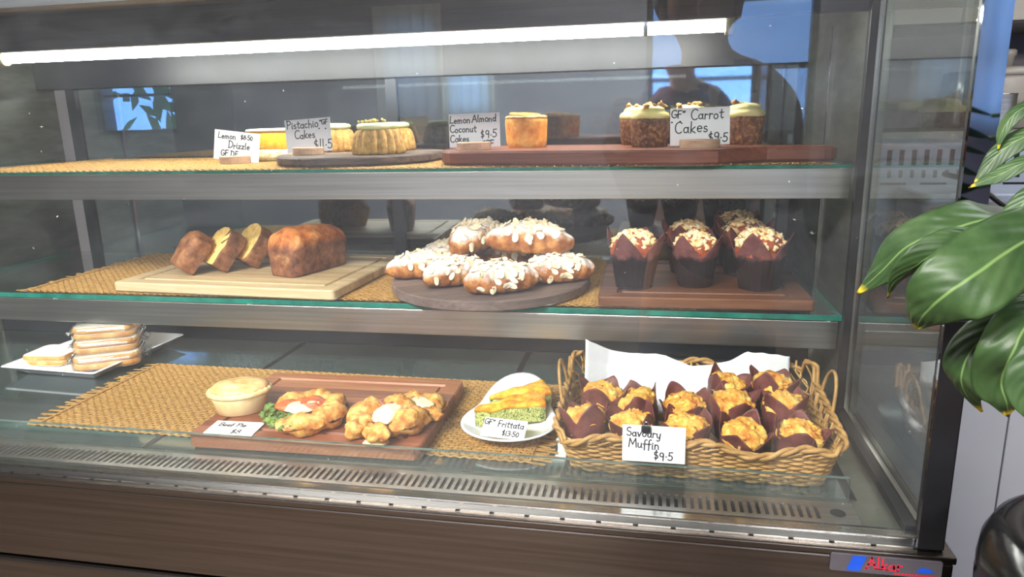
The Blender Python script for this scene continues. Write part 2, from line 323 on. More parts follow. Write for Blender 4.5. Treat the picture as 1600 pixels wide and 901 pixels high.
MT['badge_blue'] = pm('badge_blue', [(20, 62, 168), (30, 78, 190)], 20., rough=.35)
MT['badge_red'] = pm('badge_red', [(176, 28, 48), (192, 40, 60)], 20., rough=.35)

# ------------------------------------------------------------------ mesh helpers
class M:
    def __init__(s): s.v = []; s.f = []; s.i = []; s.uv = {}
    def add(s, vs, fs, mi=0):
        b = len(s.v); s.v += [tuple(p) for p in vs]
        for f in fs: s.f.append(tuple(b + k for k in f)); s.i.append(mi)
        return b
    def box(s, x0, x1, y0, y1, z0, z1, mi=0):
        s.add([(x0, y0, z0), (x1, y0, z0), (x1, y1, z0), (x0, y1, z0), (x0, y0, z1), (x1, y0, z1), (x1, y1, z1), (x0, y1, z1)],
              [(0, 3, 2, 1), (4, 5, 6, 7), (0, 1, 5, 4), (1, 2, 6, 5), (2, 3, 7, 6), (3, 0, 4, 7)], mi); return s
    def rings(s, rr, closed=True, cap0=True, cap1=True, mi=0):
        n = len(rr[0]); b = len(s.v)
        for r in rr: s.v += [tuple(p) for p in r]
        for a in range(len(rr) - 1):
            for j in range(n if closed else n - 1):
                k2 = (j + 1) % n
                s.f.append((b + a * n + j, b + a * n + k2, b + (a + 1) * n + k2, b + (a + 1) * n + j)); s.i.append(mi)
        if cap0: s.f.append(tuple(b + j for j in reversed(range(n)))); s.i.append(mi)
        if cap1: s.f.append(tuple(b + (len(rr) - 1) * n + j for j in range(n))); s.i.append(mi)
        return s
    def lathe(s, prof, n=32, rf=None, mi=0, c=(0, 0), cap0=True, cap1=True, sx=1., sy=1.):
        rr = []
        for q, (r, z) in enumerate(prof):
            ring = []
            for j in range(n):
                t = 2 * PI * j / n
                k2, dz = (1, 0) if rf is None else rf(t, q, r, z)
                ring.append((c[0] + r * k2 * cos(t) * sx, c[1] + r * k2 * sin(t) * sy, z + dz))
            rr.append(ring)
        return s.rings(rr, True, cap0, cap1, mi)
    def tube(s, path, r, n=6, closed=False, mi=0):
        P = [Vector(p) for p in path]; m = len(P); rr = []
        up = Vector((0, 0, 1)); last = None
        for a in range(m):
            t = (P[(a + 1) % m] - P[a - 1]) if closed else (P[min(a + 1, m - 1)] - P[max(a - 1, 0)])
            if t.length < 1e-9: t = Vector((1, 0, 0))
            t.normalize()
            u = last - t * last.dot(t) if last is not None else (up - t * up.dot(t))
            if u.length < 1e-4: u = Vector((1, 0, 0)) - t * t.x
            u.normalize(); last = u; vv = t.cross(u)
            ra = r[a] if isinstance(r, (list, tuple)) else r
            rr.append([tuple(P[a] + (u * cos(2 * PI * j / n) + vv * sin(2 * PI * j / n)) * ra) for j in range(n)])
        if closed: rr.append(rr[0]); return s.rings(rr, True, False, False, mi)
        return s.rings(rr, True, True, True, mi)
    def grid(s, fn, nu, nv, mi=0, uv=False):
        b = len(s.v)
        for a in range(nu + 1):
            for c in range(nv + 1):
                s.v.append(tuple(fn(a / nu, c / nv)))
                if uv: s.uv[len(s.v) - 1] = (a / nu, c / nv)
        for a in range(nu):
            for c in range(nv):
                q = b + a * (nv + 1) + c
                s.f.append((q, q + nv + 1, q + nv + 2, q + 1)); s.i.append(mi)
        return s
    def ball(s, c, r, n=8, m=6, jit=0., seed=0, sc3=(1, 1, 1), rot=None, fs=60., mi=0):
        prof = []; c = Vector(c); rr = []
        for a in range(m + 1):
            ph = PI * a / m
            ring = []
            for j in range(n):
                t = 2 * PI * j / n
                d = Vector((sin(ph) * cos(t), sin(ph) * sin(t), -cos(ph)))
                q = 1 + jit * noise.noise(d * 1.7 + Vector((seed * 3.1, seed * 1.7, seed)))
                p = Vector((d.x * sc3[0], d.y * sc3[1], d.z * sc3[2])) * r * q
                if rot: p = rot @ p
                ring.append(c + p)
            rr.append(ring)
        return s.rings(rr, True, True, True, mi)
    def prism(s, pts, z0, z1, mi=0):
        return s.rings([[(x, y, z0) for x, y in pts], [(x, y, z1) for x, y in pts]], mi=mi)
    def xform(s, mw, start=0):
        for q in range(start, len(s.v)): s.v[q] = tuple(mw @ Vector(s.v[q]))
        return s

def fbm(p, sc_=1., seed=0., oc=4):
    return noise.fractal(Vector(p) * sc_ + Vector((seed * 7.3, seed * 3.7, seed * 5.1)), .9, 2.0, oc)

def rrect(w_, d_, r, n=5, cx=0, cy=0):
    pts = []
    for qx, qy, a0 in ((1, 1, 0), (-1, 1, 90), (-1, -1, 180), (1, -1, 270)):
        for k2 in range(n + 1):
            a = R(a0 + 90 * k2 / n)
            pts.append((cx + qx * (w_ / 2 - r) + r * cos(a), cy + qy * (d_ / 2 - r) + r * sin(a)))
    return pts

def link(name, me, parent=None, loc=(0, 0, 0), rot=(0, 0, 0)):
    o = bpy.data.objects.new(name, me); col.objects.link(o)
    o.location = loc; o.rotation_euler = rot
    if parent is not None: o.parent = parent
    return o

def ob(name, mb, mats, parent=None, loc=(0, 0, 0), rot=(0, 0, 0), smooth=True, bevel=0., solid=0., sub=0, world=False, label=None):
    me = bpy.data.meshes.new(name)
    me.from_pydata(mb.v, [], mb.f)
    for m in (mats if isinstance(mats, (list, tuple)) else [mats]): me.materials.append(MT[m] if isinstance(m, str) else m)
    me.polygons.foreach_set('material_index', mb.i)
    me.polygons.foreach_set('use_smooth', [bool(smooth)] * len(mb.f))
    if mb.uv:
        ul = me.uv_layers.new(name='UVMap')
        for lp in me.loops:
            ul.data[lp.index].uv = mb.uv.get(lp.vertex_index, (0, 0))
    me.validate(); me.update()
    if world and parent is not None: loc = tuple(-v for v in parent.location)
    o = link(name, me, parent, loc, rot)
    if solid:
        q = o.modifiers.new('thickness', 'SOLIDIFY'); q.thickness = solid; q.offset = 0
    if bevel:
        q = o.modifiers.new('bevel', 'BEVEL'); q.width = bevel; q.segments = 2; q.limit_method = 'ANGLE'; q.angle_limit = R(40)
    if sub:
        q = o.modifiers.new('subdivision', 'SUBSURF'); q.levels = sub; q.render_levels = sub
    if label: o['label'] = label
    return o

def tag(o, label, cat, group=None, kind=None):
    o['label'] = label; o['category'] = cat
    if group: o['group'] = group
    if kind: o['kind'] = kind
    return o
def thing(name, label, cat, loc=(0, 0, 0), rz=0., group=None):
    o = bpy.data.objects.new(name, None); col.objects.link(o)
    o.empty_display_size = .02
    o.location = loc; o.rotation_euler = (0, 0, rz)
    return tag(o, label, cat, group)
def dup(root, loc, rot, label, scale=1.):
    r = root.copy(); col.objects.link(r); r.location = loc; r.rotation_euler = rot; r['label'] = label
    r.scale = (scale,) * 3
    for ch in [o for o in root.children]:
        c = ch.copy(); col.objects.link(c); c.parent = r
        for g in ch.children:
            d = g.copy(); col.objects.link(d); d.parent = c
    return r
def struct(name, mb, m, **kw):
    o = ob(name, mb, m, **kw); o['kind'] = 'structure'; o['label'] = kw.get('label') or name.replace('_', ' ') + ' of the cafe room'; return o

DK, MG, UG = .9007, 1.0272, 1.229
XL, XR = -1.29, .254

# ------------------------------------------------------------------ the room
struct('floor', M().box(-5.2, 3.2, -3.1, 2.6, -.1, 0), 'room_floor', smooth=False)
struct('ceiling', M().box(-5.2, 3.2, -3.1, 2.6, 2.6, 2.7), 'room_ceiling', smooth=False)
struct('wall_back', M().box(-5.2, -2.13, 2.5, 2.6, 0, 2.6).box(-1.79, 3.2, 2.5, 2.6, 0, 2.6).box(-2.13, -1.79, 2.5, 2.6, 0, 1.265).box(-2.13, -1.79, 2.5, 2.6, 1.62, 2.6), 'kitchen_wall', smooth=False)
struct('wall_left', M().box(-5.3, -5.2, -3.1, 2.6, 0, 2.6), 'room_wall', smooth=False)
struct('wall_right', M().box(3.2, 3.3, -3.1, 2.6, 0, 2.6), 'room_wall', smooth=False)
OPEN = [(-1.66, -1.27, 1.28, 1.92), (-.06, .86, .95, 1.92), (1.60, 2.35, 1.15, 2.0)]
mb = M(); x = -5.2
for (a, b, z0, z1) in OPEN:
    mb.box(x, a, -3.1, -3.0, 0, 2.6); mb.box(a, b, -3.1, -3.0, 0, z0); mb.box(a, b, -3.1, -3.0, z1, 2.6); x = b
mb.box(x, 3.2, -3.1, -3.0, 0, 2.6)
struct('wall_front', mb, 'shop_wall', smooth=False)
for q, (a, b, z0, z1) in enumerate(OPEN):
    m = M(); t = .035
    m.box(a, b, -3.08, -3.02, z0, z0 + t); m.box(a, b, -3.08, -3.02, z1 - t, z1)
    m.box(a, a + t, -3.08, -3.02, z0, z1); m.box(b - t, b, -3.08, -3.02, z0, z1)
    if b - a > .5: m.box(a, b, -3.08, -3.02, 1.52, 1.55)
    o = struct('window_%d' % (q + 1), m, 'dark_metal', smooth=False)
    ob('pane', M().box(a + t, b - t, -3.052, -3.048, z0 + t, z1 - t), 'side_glass', o, smooth=False)
k = N('sheer'); df = k.n('ShaderNodeBsdfDiffuse'); tl = k.n('ShaderNodeBsdfTranslucent'); mx = k.n('ShaderNodeMixShader'); mx.inputs[0].default_value = .75
df.inputs[0].default_value = (.85, .87, .84, 1); tl.inputs[0].default_value = (.95, .93, .85, 1); k.l(df.outputs[0], mx.inputs[1]); k.l(tl.outputs[0], mx.inputs[2]); k.l(mx.outputs[0], k.out.inputs['Surface']); MT['sheer'] = k.m
tag(ob('sheer_curtain', M().grid(lambda u, v: (-1.68 + .43 * u, -2.97 + .012 * sin(u * 34), 1.25 + .70 * v), 60, 4), 'sheer', solid=.001), 'white sheer curtain over the narrow window behind the photographer', 'curtain')
tag(ob('sheer_curtain', M().grid(lambda u, v: (1.56 + .83 * u, -2.97 + .012 * sin(u * 60), 1.12 + .92 * v), 90, 4), 'sheer', solid=.001), 'wide white sheer curtain added to dim the window nearest the kitchen side of the room', 'curtain')  # unseen curtain added to dim this window's reflection in the corner post
m = M().box(-2.13, -1.79, 2.52, 2.57, 1.265, 1.28).box(-2.13, -1.79, 2.52, 2.57, 1.605, 1.62).box(-2.13, -2.115, 2.52, 2.57, 1.28, 1.605).box(-1.805, -1.79, 2.52, 2.57, 1.28, 1.605).box(-2.115, -1.805, 2.53, 2.56, 1.405, 1.415)
o = struct('window_4', m, 'dark_metal', smooth=False)
ob('pane', M().box(-2.115, -1.805, 2.543, 2.547, 1.28, 1.605), 'shelf_glass', o, smooth=False)
tr = thing('tree', 'leafy green tree outside the small kitchen window, seen through the rear doors', 'tree', (-2.95, 4.7, -.35)); tr.scale = (.55, .55, .9)
ob('trunk', M().tube([(0, 0, 0), (.05, 0, 1.0), (0, .05, 2.0)], [.14, .11, .06], 8), 'hair', tr)
m = M(); rnd = random.Random(4)
for q in range(700):
    d = Vector((rnd.gauss(0, .55), rnd.gauss(0, .5), rnd.gauss(0, .42)))
    c = Vector((0, 0, 2.2)) + d; u = Vector((rnd.uniform(-1, 1), rnd.uniform(-1, 1), rnd.uniform(-1, 1))).normalized(); v = u.orthogonal().normalized()
    m.add([c + u * .12, c + v * .05, c - u * .12, c - v * .05], [(0, 1, 2, 3)])
ob('foliage', m, 'tree', tr, smooth=False)

# ------------------------------------------------------------------ the display cabinet
cab = thing('display_cabinet', 'long stainless steel and glass cake display cabinet with two glass shelves', 'display cabinet', (-.52, 1.0, 0.0))
def cp(name, mb, mats, **kw):
    kw.setdefault('smooth', False)
    return ob(name, mb, mats, cab, world=True, **kw)
cp('body', M().box(-1.35, .272, .668, 1.45, .05, .884), 'dark_metal')
cp('front_panel', M().box(-1.36, .279, .646, .668, .790, .8885), 'base_steel', bevel=.002)
cp('lower_panel', M().box(-1.36, .279, .649, .668, .10, .782), 'base_steel', bevel=.004)
m = M().box(-1.36, .281, .6455, .70, .8885, .896); m.box(.254, .281, .70, 1.45, .8885, .896)
cp('base_rim', m, 'base_steel', bevel=.0015)
m = M().box(-1.35, .2600, .6560, .6622, .8962, .8972, 0)
x = -1.34
while x < .25:
    m.box(x, x + .032, .6535, .6558, .8962, .8976, 1); x += .037
cp('hinge_trim', m, ['black', 'bright_steel'])
cp('glass_rail', M().box(-1.29, .2535, .6620, .6745, .8962, .9035), 'bright_steel', bevel=.001)
cp('rail_seal', M().box(-1.29, .250, .6745, .6785, .8962, .9025), 'black')
cp('front_glass', M().box(-1.29, .2535, .6655, .6705, .9035, 1.60), 'front_glass')
# right end: corner post, double glazed end pane, gaskets, spacer bars
cp('corner_post', M().box(.2500, .2715, .6555, .6600, .8962, 1.62).box(.2675, .2715, .6600, .672, .8962, 1.62), 'mirror_steel')
cp('post_gasket', M().box(.2540, .2660, .6605, .6760, .8962, 1.62), 'black')
cp('post_dark_reflection', M().box(.2498, .2720, .6545, .6555, .8975, 1.118).box(.2715, .2722, .6545, .672, .8975, 1.118), 'black')  # black skin standing in for the dark reflection on the lower post
cp('end_glass', M().box(.2560, .2610, .676, .962, .904, 1.62), 'side_glass')
cp('end_seal', M().box(.2440, .2640, .676, .975, .8990, .9085).box(.2470, .2640, .962, .975, .9085, 1.62), 'black', bevel=.001)
cp('spacer_bar', M().box(.2545, .2600, .680, .962, .9085, .9125).box(.2545, .2600, .955, .962, .9125, 1.62), 'bright_steel')
for X0, X1, s in ((XR, .276, 1), (-1.312, XL, -1)):
    cp('side_panel', M().box(X0, X1, .975, 1.40, .8962, 1.462), 'wall_steel')
    xx = XR if s > 0 else XL
    cp('shelf_support', M().box(min(xx, xx - s * .004), max(xx, xx - s * .004), 1.166, 1.175, .8990, 1.416), 'bright_steel')
    for (yy, zz) in ((1.195, 1.107), (1.345, 1.107), (1.21, .955), (1.345, .93), (1.345, 1.30)):
        cp('stud', M().ball((xx - s * .005, yy, zz), .0045, 10, 6), 'bright_steel', smooth=True)
cp('left_glass', M().box(-1.297, -1.292, .676, .975, .904, 1.62), 'side_glass')
# roof, rails, rear doors
cp('roof', M().box(-1.312, .276, .655, 1.45, 1.462, 1.50).box(-1.312, .276, .676, .70, 1.421, 1.462), 'roof_grey')
cp('light_rail', M().box(XL, XR - .001, .975, .985, 1.412, 1.462), 'roof_grey', bevel=.001)
cp('tube_holder', M().box(-1.13, .11, 1.108, 1.132, 1.4275, 1.462), 'roof_grey')
cp('rear_header', M().box(XL, XR, 1.352, 1.40, 1.376, 1.462), 'dark_metal', bevel=.001)
lt = cp('light_tube', M().tube([(-1.122, 1.12, 1.4172), (.099, 1.12, 1.4172)], .0080, 12), 'tube', smooth=True)
for xx in (-1.124, .101):
    cp('tube_cap', M().tube([(xx - .006, 1.12, 1.4172), (xx + .006, 1.12, 1.4172)], .0122, 16), 'cap_plastic', smooth=True)
cp('tube_clip', M().tube([(-.020, 1.12, 1.4172), (-.014, 1.12, 1.4172)], .0095, 12), 'machine_grey', smooth=True)
for n, (a, b, yy) in enumerate(((-1.24, -.490, 1.380), (-.515, .252, 1.371))):
    d = cp('rear_door', M().box(a, b, yy, yy + .005, .93, 1.376), 'door_mirror')
    m = M(); z0, z1 = .93, 1.376
    m.box(a, a + .022, yy - .006, yy + .008, z0, z1); m.box(b - (.022 if n == 0 else .010), b, yy - .006, yy + .008, z0, z1)
    m.box(a, b, yy - .006, yy + .008, z0, z0 + .02)
    ob('door_frame', m, 'dark_metal', d, smooth=False)
cp('door_track', M().box(XL, XR, 1.352, 1.40, .899, .935), 'dark_metal')
m = M().box(XL + .002, XR - .002, 1.172, 1.352, .8990, .9260).box(XL + .002, XR - .002, 1.178, 1.352, .9260, .9330)
cp('rear_duct', m, 'dark_metal', bevel=.001)
# shelves
for z, gz0, gz1, lo, s in ((1.2241, 1.2245, UG, .0395, .0), (1.0177, 1.0192, MG, .0395, .004)):
    g = M().box(XL + .003, XR - .0045 + s, .9985, 1.366, gz0, gz1)
    g.i[2] = 1; g.i[3] = 1; g.i[5] = 1
    cp('glass_shelf', g, ['shelf_glass', 'glass_edge'], bevel=.0006)
    cp('shelf_lip', M().box(XL + .003, XR - .0045, 1.000, 1.003, z - lo, z).box(XL + .003, XR - .0045, 1.003, 1.022, z - lo, z - lo + .002), 'steel', bevel=.0012)
    cp('shelf_light', M().tube([(-1.16, 1.034, z - .021), (.12, 1.034, z - .021)], .006, 8), 'strip_up' if s == 0 else 'strip', smooth=True)
    for xx in (-.99, -.63, -.25, .238):
        cp('bumper', M().tube([(xx, 1.004, z - .0005), (xx, 1.004, gz0)], .004, 12), 'clear_plastic', smooth=True)
# deck, grille, low front glass
cp('deck', M().box(XL, XR, .676, 1.172, .884, .8990), 'wall_steel')
for a, b in ((-1.285, -.634), (-.624, -.211), (-.201, .206)):
    cp('deck_panel', M().box(a, b, .7325, 1.168, .8992, DK), 'deck_glass', bevel=.0005)
    cp('panel_seal', M().box(b, b + .010, .7325, 1.168, .8990, .9002), 'black')
m = M().box(-1.285, .208, .678, .6868, .8995, .9017).box(-1.285, .208, .7132, .722, .8995, .9017).box(.172, .208, .6868, .7132, .8995, .9017)
x = .172 - .0042
while x > -1.28:
    m.box(x - .0042, x, .6868, .7132, .8995, .9017); x -= .0082
cp('vent_grille', m, 'steel')
cp('vent_hole', M().tube([(.190, .700, .9012), (.190, .700, .9021)], .0075, 20), 'black')
cp('vent_channel', M().box(-1.285, .172, .6868, .7132, .8991, .8994), 'black')
g = M().box(-1.285, .206, .7245, .7295, .9008, .9275); g.i[1] = 1; g.i[3] = 1
cp('low_glass', g, ['kick_glass', 'kick_edge'])
cp('low_glass_rail', M().box(-1.285, .206, .7228, .7312, .9008, .9035), 'kick_glass')
# maker's badge
bd = cp('badge', M().prism(rrect(.097, .0185, .002, 3), 0, .002), 'badge_grey', bevel=.0004)
bd.location = Vector((.2205, .6460, .8825)) - cab.location; bd.rotation_euler = (R(90), 0, 0)
# ------------------------------------------------------------------ handwriting
def arc(cx, cy, rx, ry, a0, a1, n=9):
    return [(cx + rx * cos(R(a0 + (a1 - a0) * q / n)), cy + ry * sin(R(a0 + (a1 - a0) * q / n))) for q in range(n + 1)]
G = {
 'A': (.75, [[(0, 0), (.36, 1), (.72, 0)], [(.14, .38), (.58, .38)]]),
 'B': (.62, [[(.05, 0), (.05, 1)], [(.05, 1)] + arc(.2, .76, .34, .24, 80, -90) + [(.05, .52)], [(.05, .52)] + arc(.22, .26, .38, .26, 90, -90) + [(.05, 0)]]),
 'C': (.66, [arc(.38, .5, .36, .52, 50, 310, 12)]),
 'D': (.72, [[(.06, .02), (.06, 1)], [(-.02, .98)] + arc(.14, .5, .52, .5, 85, -90, 12) + [(0, 0)]]),
 'F': (.55, [[(.06, 0), (.06, 1), (.52, 1)], [(.06, .52), (.42, .54)]]),
 'G': (.72, [arc(.38, .5, .36, .5, 50, 330, 12) + [(.7, .42), (.42, .42)]]),
 'L': (.55, [[(.1, 1), (.04, .04), (.5, .06)]]),
 'M': (.85, [[(.02, 0), (.1, .95), (.4, .3), (.68, .95), (.8, 0)]]),
 'P': (.6, [[(.08, 0), (.08, 1)], [(-.02, .96)] + arc(.2, .74, .36, .26, 85, -90) + [(.08, .48)]]),
 'S': (.6, [arc(.3, .76, .24, .24, 50, 270, 8) + arc(.3, .26, .25, .26, 90, -150, 8)]),
 'a': (.5, [arc(.22, .25, .2, .25, 60, 400, 12), [(.43, .5), (.43, .1), (.5, .0)]]),
 'c': (.44, [arc(.24, .25, .2, .26, 50, 310, 10)]),
 'd': (.5, [arc(.22, .25, .2, .25, 60, 400, 12), [(.44, 1), (.43, .1), (.5, 0)]]),
 'e': (.48, [[(.05, .26), (.42, .3)] + arc(.24, .26, .19, .25, 10, 310, 11)]),
 'f': (.36, [arc(.3, .78, .15, .2, 60, 180, 6) + [(.15, .4), (.15, -.2)], [(.0, .46), (.34, .48)]]),
 'h': (.5, [[(.06, 1), (.06, 0)], [(.06, .32)] + arc(.24, .3, .17, .2, 150, 0, 7) + [(.42, 0)]]),
 'i': (.2, [[(.08, .5), (.08, .06), (.16, 0)], [(.08, .68), (.1, .74)]]),
 'k': (.48, [[(.06, 1), (.06, 0)], [(.4, .52), (.08, .24), (.44, 0)]]),
 'l': (.22, [[(.08, 1), (.08, .08), (.18, 0)]]),
 'm': (.74, [[(.05, .5), (.05, 0)], [(.05, .34)] + arc(.19, .32, .13, .18, 150, 0, 6) + [(.33, 0)], [(.33, .34)] + arc(.48, .32, .14, .18, 150, 0, 6) + [(.64, 0)]]),
 'n': (.5, [[(.05, .5), (.05, 0)], [(.05, .32)] + arc(.23, .3, .17, .2, 150, 0, 7) + [(.42, 0)]]),
 'o': (.5, [arc(.25, .26, .21, .26, 80, 440, 14)]),
 'r': (.36, [[(.06, .5), (.06, 0)], [(.06, .3)] + arc(.24, .28, .17, .2, 150, 50, 5)]),
 's': (.4, [arc(.2, .38, .14, .13, 50, 270, 7) + arc(.2, .13, .16, .13, 90, -150, 7)]),
 't': (.4, [[(.18, .86), (.17, .1), (.28, 0), (.36, .06)], [(.0, .58), (.38, .6)]]),
 'u': (.5, [[(.05, .5), (.06, .16)] + arc(.22, .15, .16, .15, 190, 350, 6) + [(.42, .5), (.42, .08), (.5, 0)]]),
 'v': (.46, [[(.03, .5), (.2, 0), (.42, .52)]]),
 'y': (.5, [[(.04, .5), (.08, .14)] + arc(.23, .16, .15, .15, 190, 340, 6) + [(.42, .5), (.36, -.3), (.2, -.4), (.08, -.3)]]),
 'z': (.46, [[(.04, .48), (.4, .48), (.05, .02), (.44, .03)]]),
 '0': (.55, [arc(.27, .42, .22, .42, 90, 450, 14)]), '1': (.2, [[(.1, .95), (.09, 0)]]),
 '3': (.5, [arc(.2, .68, .24, .22, 130, -80, 8) + arc(.2, .24, .26, .24, 80, -130, 8)]),
 '5': (.52, [[(.46, .92), (.12, .9), (.1, .52)] + arc(.22, .28, .25, .28, 100, -140, 10)]),
 '8': (.5, [arc(.25, .68, .18, .2, 270, 630, 12), arc(.25, .24, .22, .24, 90, 450, 12)]),
 '9': (.52, [arc(.24, .66, .2, .24, 20, 380, 12) + [(.44, .6), (.42, 0)]]),
 '.': (.2, [[(.08, .34), (.13, .36)]]), '$': (.52, [arc(.25, .64, .18, .18, 50, 270, 7) + arc(.25, .28, .19, .18, 90, -140, 7), [(.25, 1.0), (.24, -.06)]]),
 '=': (.36, [[(.04, .86), (.3, .9)], [(.04, .74), (.3, .76)]]), '"': (.3, [[(.04, 0.1), (.1, .0)], [(.2, .1), (.24, .0)]]), ' ': (.36, []),
}
def ribbon(m, pts, wd, y, mi=0):
    """a pen stroke: flat band of ink lying on the card, facing -y"""
    for q in range(1, len(pts) - 1):   # a sharp turn of the pen starts a new band
        ax, az = pts[q][0] - pts[q - 1][0], pts[q][1] - pts[q - 1][1]; bx, bz = pts[q + 1][0] - pts[q][0], pts[q + 1][1] - pts[q][1]
        if ax * bx + az * bz < .55 * (math.hypot(ax, az) * math.hypot(bx, bz)):
            ribbon(m, pts[:q + 1], wd, y, mi); ribbon(m, pts[q:], wd, y, mi); return
    n = len(pts); a, b = [], []
    for q in range(n):
        x0, z0 = pts[max(q - 1, 0)]; x1, z1 = pts[min(q + 1, n - 1)]
        dx, dz = x1 - x0, z1 - z0; L = math.hypot(dx, dz) or 1.
        ex = (wd * .5 if q in (0, n - 1) else 0) * (-1 if q == 0 else 1)
        px, pz = pts[q][0] + dx / L * ex, pts[q][1] + dz / L * ex
        a.append((px - dz / L * wd / 2, y, pz + dx / L * wd / 2)); b.append((px + dz / L * wd / 2, y, pz - dx / L * wd / 2))
    m.add(a + b, [(q, n + q, n + q + 1, q + 1) for q in range(n - 1)], mi)
def write(m, text, x, z, h, wd, y, seed=0, slant=.05, track=.1, rise=0.):
    rnd = random.Random(seed); x0 = x
    for ch in text:
        wch, strokes = G[ch]
        dz = rnd.uniform(-.04, .04) * h; k2 = rnd.uniform(.95, 1.06)
        for s in strokes:
            ribbon(m, [(x + (p[0] + slant * p[1]) * h * k2, z + (x - x0) * rise + p[1] * h * k2 + dz) for p in s], wd, y)
        x += (wch + track) * h
    return x

def sign(label, loc, rz, cw, ch, lines, tilt=8., stand=True, pen=.0016, lean=0., flat=False, discr=.021, dischgt=.011, dx=0.):
    """hand-written card; stands in a slotted slice of branch unless flat"""
    t = thing('price_sign', label, 'price sign', loc, R(rz), 'handwritten price signs')
    rot = (-R(tilt), R(lean), 0)
    zb = .004 if stand else 0.
    m = M().box(-cw / 2, cw / 2, -.0003, .0003, 0, ch)
    c = ob('card', m, 'white_card', t, (0, 0, zb), rot, smooth=False)
    m = M()
    for q, (txt, fx, fz, fh) in enumerate(lines):
        write(m, txt, -cw / 2 + fx * cw, fz * ch, fh * ch, pen, -.0006, q)
    ob('lettering', m, 'ink', c, smooth=False)
    if stand:
        m = M()
        n = 28
        m.lathe([(discr - .001, 0), (discr, .001), (discr, dischgt - .001), (discr - .001, dischgt)], n)
        ob('wooden_stand', m, 'disc_wood', t, (dx, -discr * .2, 0), smooth=False)
    return t
UM, UD, UP = 1.231, 1.246, 1.251
sign('white card reading Lemon Drizzle in front of the yellow cake slab', (-.7130, 1.145, UM), 4, .082, .050,
     [('Lemon', .08, .72, .20), ('$8.50', .58, .75, .16), ('Drizzle', .32, .42, .22), ('GF', .16, .14, .19), ('DF', .38, .14, .19)], 6, lean=7, discr=.026, dischgt=.013, dx=.002)
sign('white card reading Pistachio Cakes beside the fluted cakes', (-.5530, 1.105, UD), 0, .080, .053,
     [('Pistachio', .04, .73, .23), ('=GF', .77, .80, .14), ('Cakes', .2, .42, .23), ('$11.5', .6, .08, .3), ('"', .74, .68, .1), ('"', .88, .66, .1)], 5, lean=-3, discr=.025, dischgt=.012)
sign('white card reading Lemon Almond Coconut Cakes on the long paddle board', (-.2680, 1.075, UP), 0, .079, .050,
     [('Lemon', .02, .72, .2), ('Almond', .46, .74, .2), ('Coconut', .02, .45, .2), ('Cakes', .02, .17, .2), ('$9.5', .62, .27, .24), ('=GF', .66, .0, .18)], 5, lean=-1, discr=.026, dischgt=.012)
sign('white card reading GF Carrot Cakes between the brown iced cakes', (.0600, 1.030, UP), 0, .079, .050,
     [('GF=', .02, .74, .2), ('Carrot', .35, .69, .26), ('"', .02, .62, .1), ('"', .16, .64, .1), ('Cakes', .08, .34, .3), ('$9.5', .64, .08, .25)], 5, lean=-1, discr=.027, dischgt=.012)
def flatsign(label, loc, rz, cw, ch, lines, pitch, pen):
    t = thing('price_sign', label, 'price sign', loc, R(rz), 'handwritten price signs')
    c = ob('card', M().box(-cw / 2, cw / 2, -.0003, .0003, 0, ch), 'white_card', t, (0, 0, 0), (-R(90 - pitch), 0, 0), smooth=False)
    m = M()
    for q, (txt, fx, fz, fh) in enumerate(lines): write(m, txt, -cw / 2 + fx * cw, fz * ch, fh * ch, pen, -.0006, q)
    ob('lettering', m, 'ink', c, smooth=False)
    return t
flatsign('white card reading Beef Pie lying flat on the reddish board', (-.5150, .7385, .9222), 2, .066, .036, [('Beef Pie', .14, .60, .24), ('$8', .52, .12, .30)], 3, .0016)
flatsign('white card reading Frittata lying on the teardrop plate', (-.1760, .7900, .9170), -7, .056, .026, [('GF=', .02, .62, .28), ('Frittata', .34, .56, .32), ('$13.50', .48, .12, .28)], 38, .0013)
t = thing('price_sign', 'white card reading Savoury Muffin clipped to the front of the wicker basket', 'price sign', (.0060, .7280, .9300), R(0), 'handwritten price signs')
c = ob('card', M().box(-.0335, .0335, -.0003, .0003, 0, .0415), 'white_card', t, (0, 0, 0), (R(-3), R(0), 0), smooth=False)
m = M()
for q, (txt, fx, fz, fh, rs) in enumerate([('Savoury', .06, .70, .22, -.02), ('Muffin', .1, .40, .24, -.06), ('$9.5', .50, .08, .24, 0)]):
    write(m, txt, -.0335 + fx * .067, fz * .0415, fh * .0415, .00125, -.0006, q, rise=rs)
ob('lettering', m, 'ink', c, smooth=False)
m = M().box(-.0135, -.0035, -.0016, .0016, .0345, .0415)
cl = ob('binder_clip', m, 'black', t, (.0, 0, 0), smooth=False, bevel=.0006)
ob('clip_wire', M().tube([(-.0105, -.001, .0410), (-.0112, -.002, .0450), (-.0098, -.002, .0475), (-.0072, -.002, .0475), (-.0058, -.002, .0450), (-.0065, -.001, .0410)], .0005, 6), 'bright_steel', cl)
# badge lettering (red serif word, blue slanted emblem, small marks)
m = M()
for a in ([(-.034, -.0075), (-.022, -.0075), (-.017, .0085), (-.029, .0085)],):
    m.add([(x, z, .0022) for x, z in a], [(0, 1, 2, 3)])
ob('emblem', m, 'badge_blue', bd, smooth=False); m = M()
m.add([(x, z, .0022) for x, z in ((.026, -.003), (.034, -.004), (.042, -.002), (.037, .0015), (.030, .0015))], [(0, 1, 2, 3, 4)])
ob('blue_mark', m, 'badge_blue', bd, smooth=False)
m = M(); mm = M()
write(mm, 'A', -.0165, -.0035, .0110, .0017, 0, 1, .0); write(mm, 'l', -.0075, -.0035, .0110, .0017, 0, 2, 0); write(mm, 'k', -.0035, -.0035, .0110, .0017, 0, 3, 0)
write(mm, 'a', .0030, -.0035, .0110, .0017, 0, 4, 0); write(mm, 'r', .0100, -.0035, .0110, .0017, 0, 5, 0)
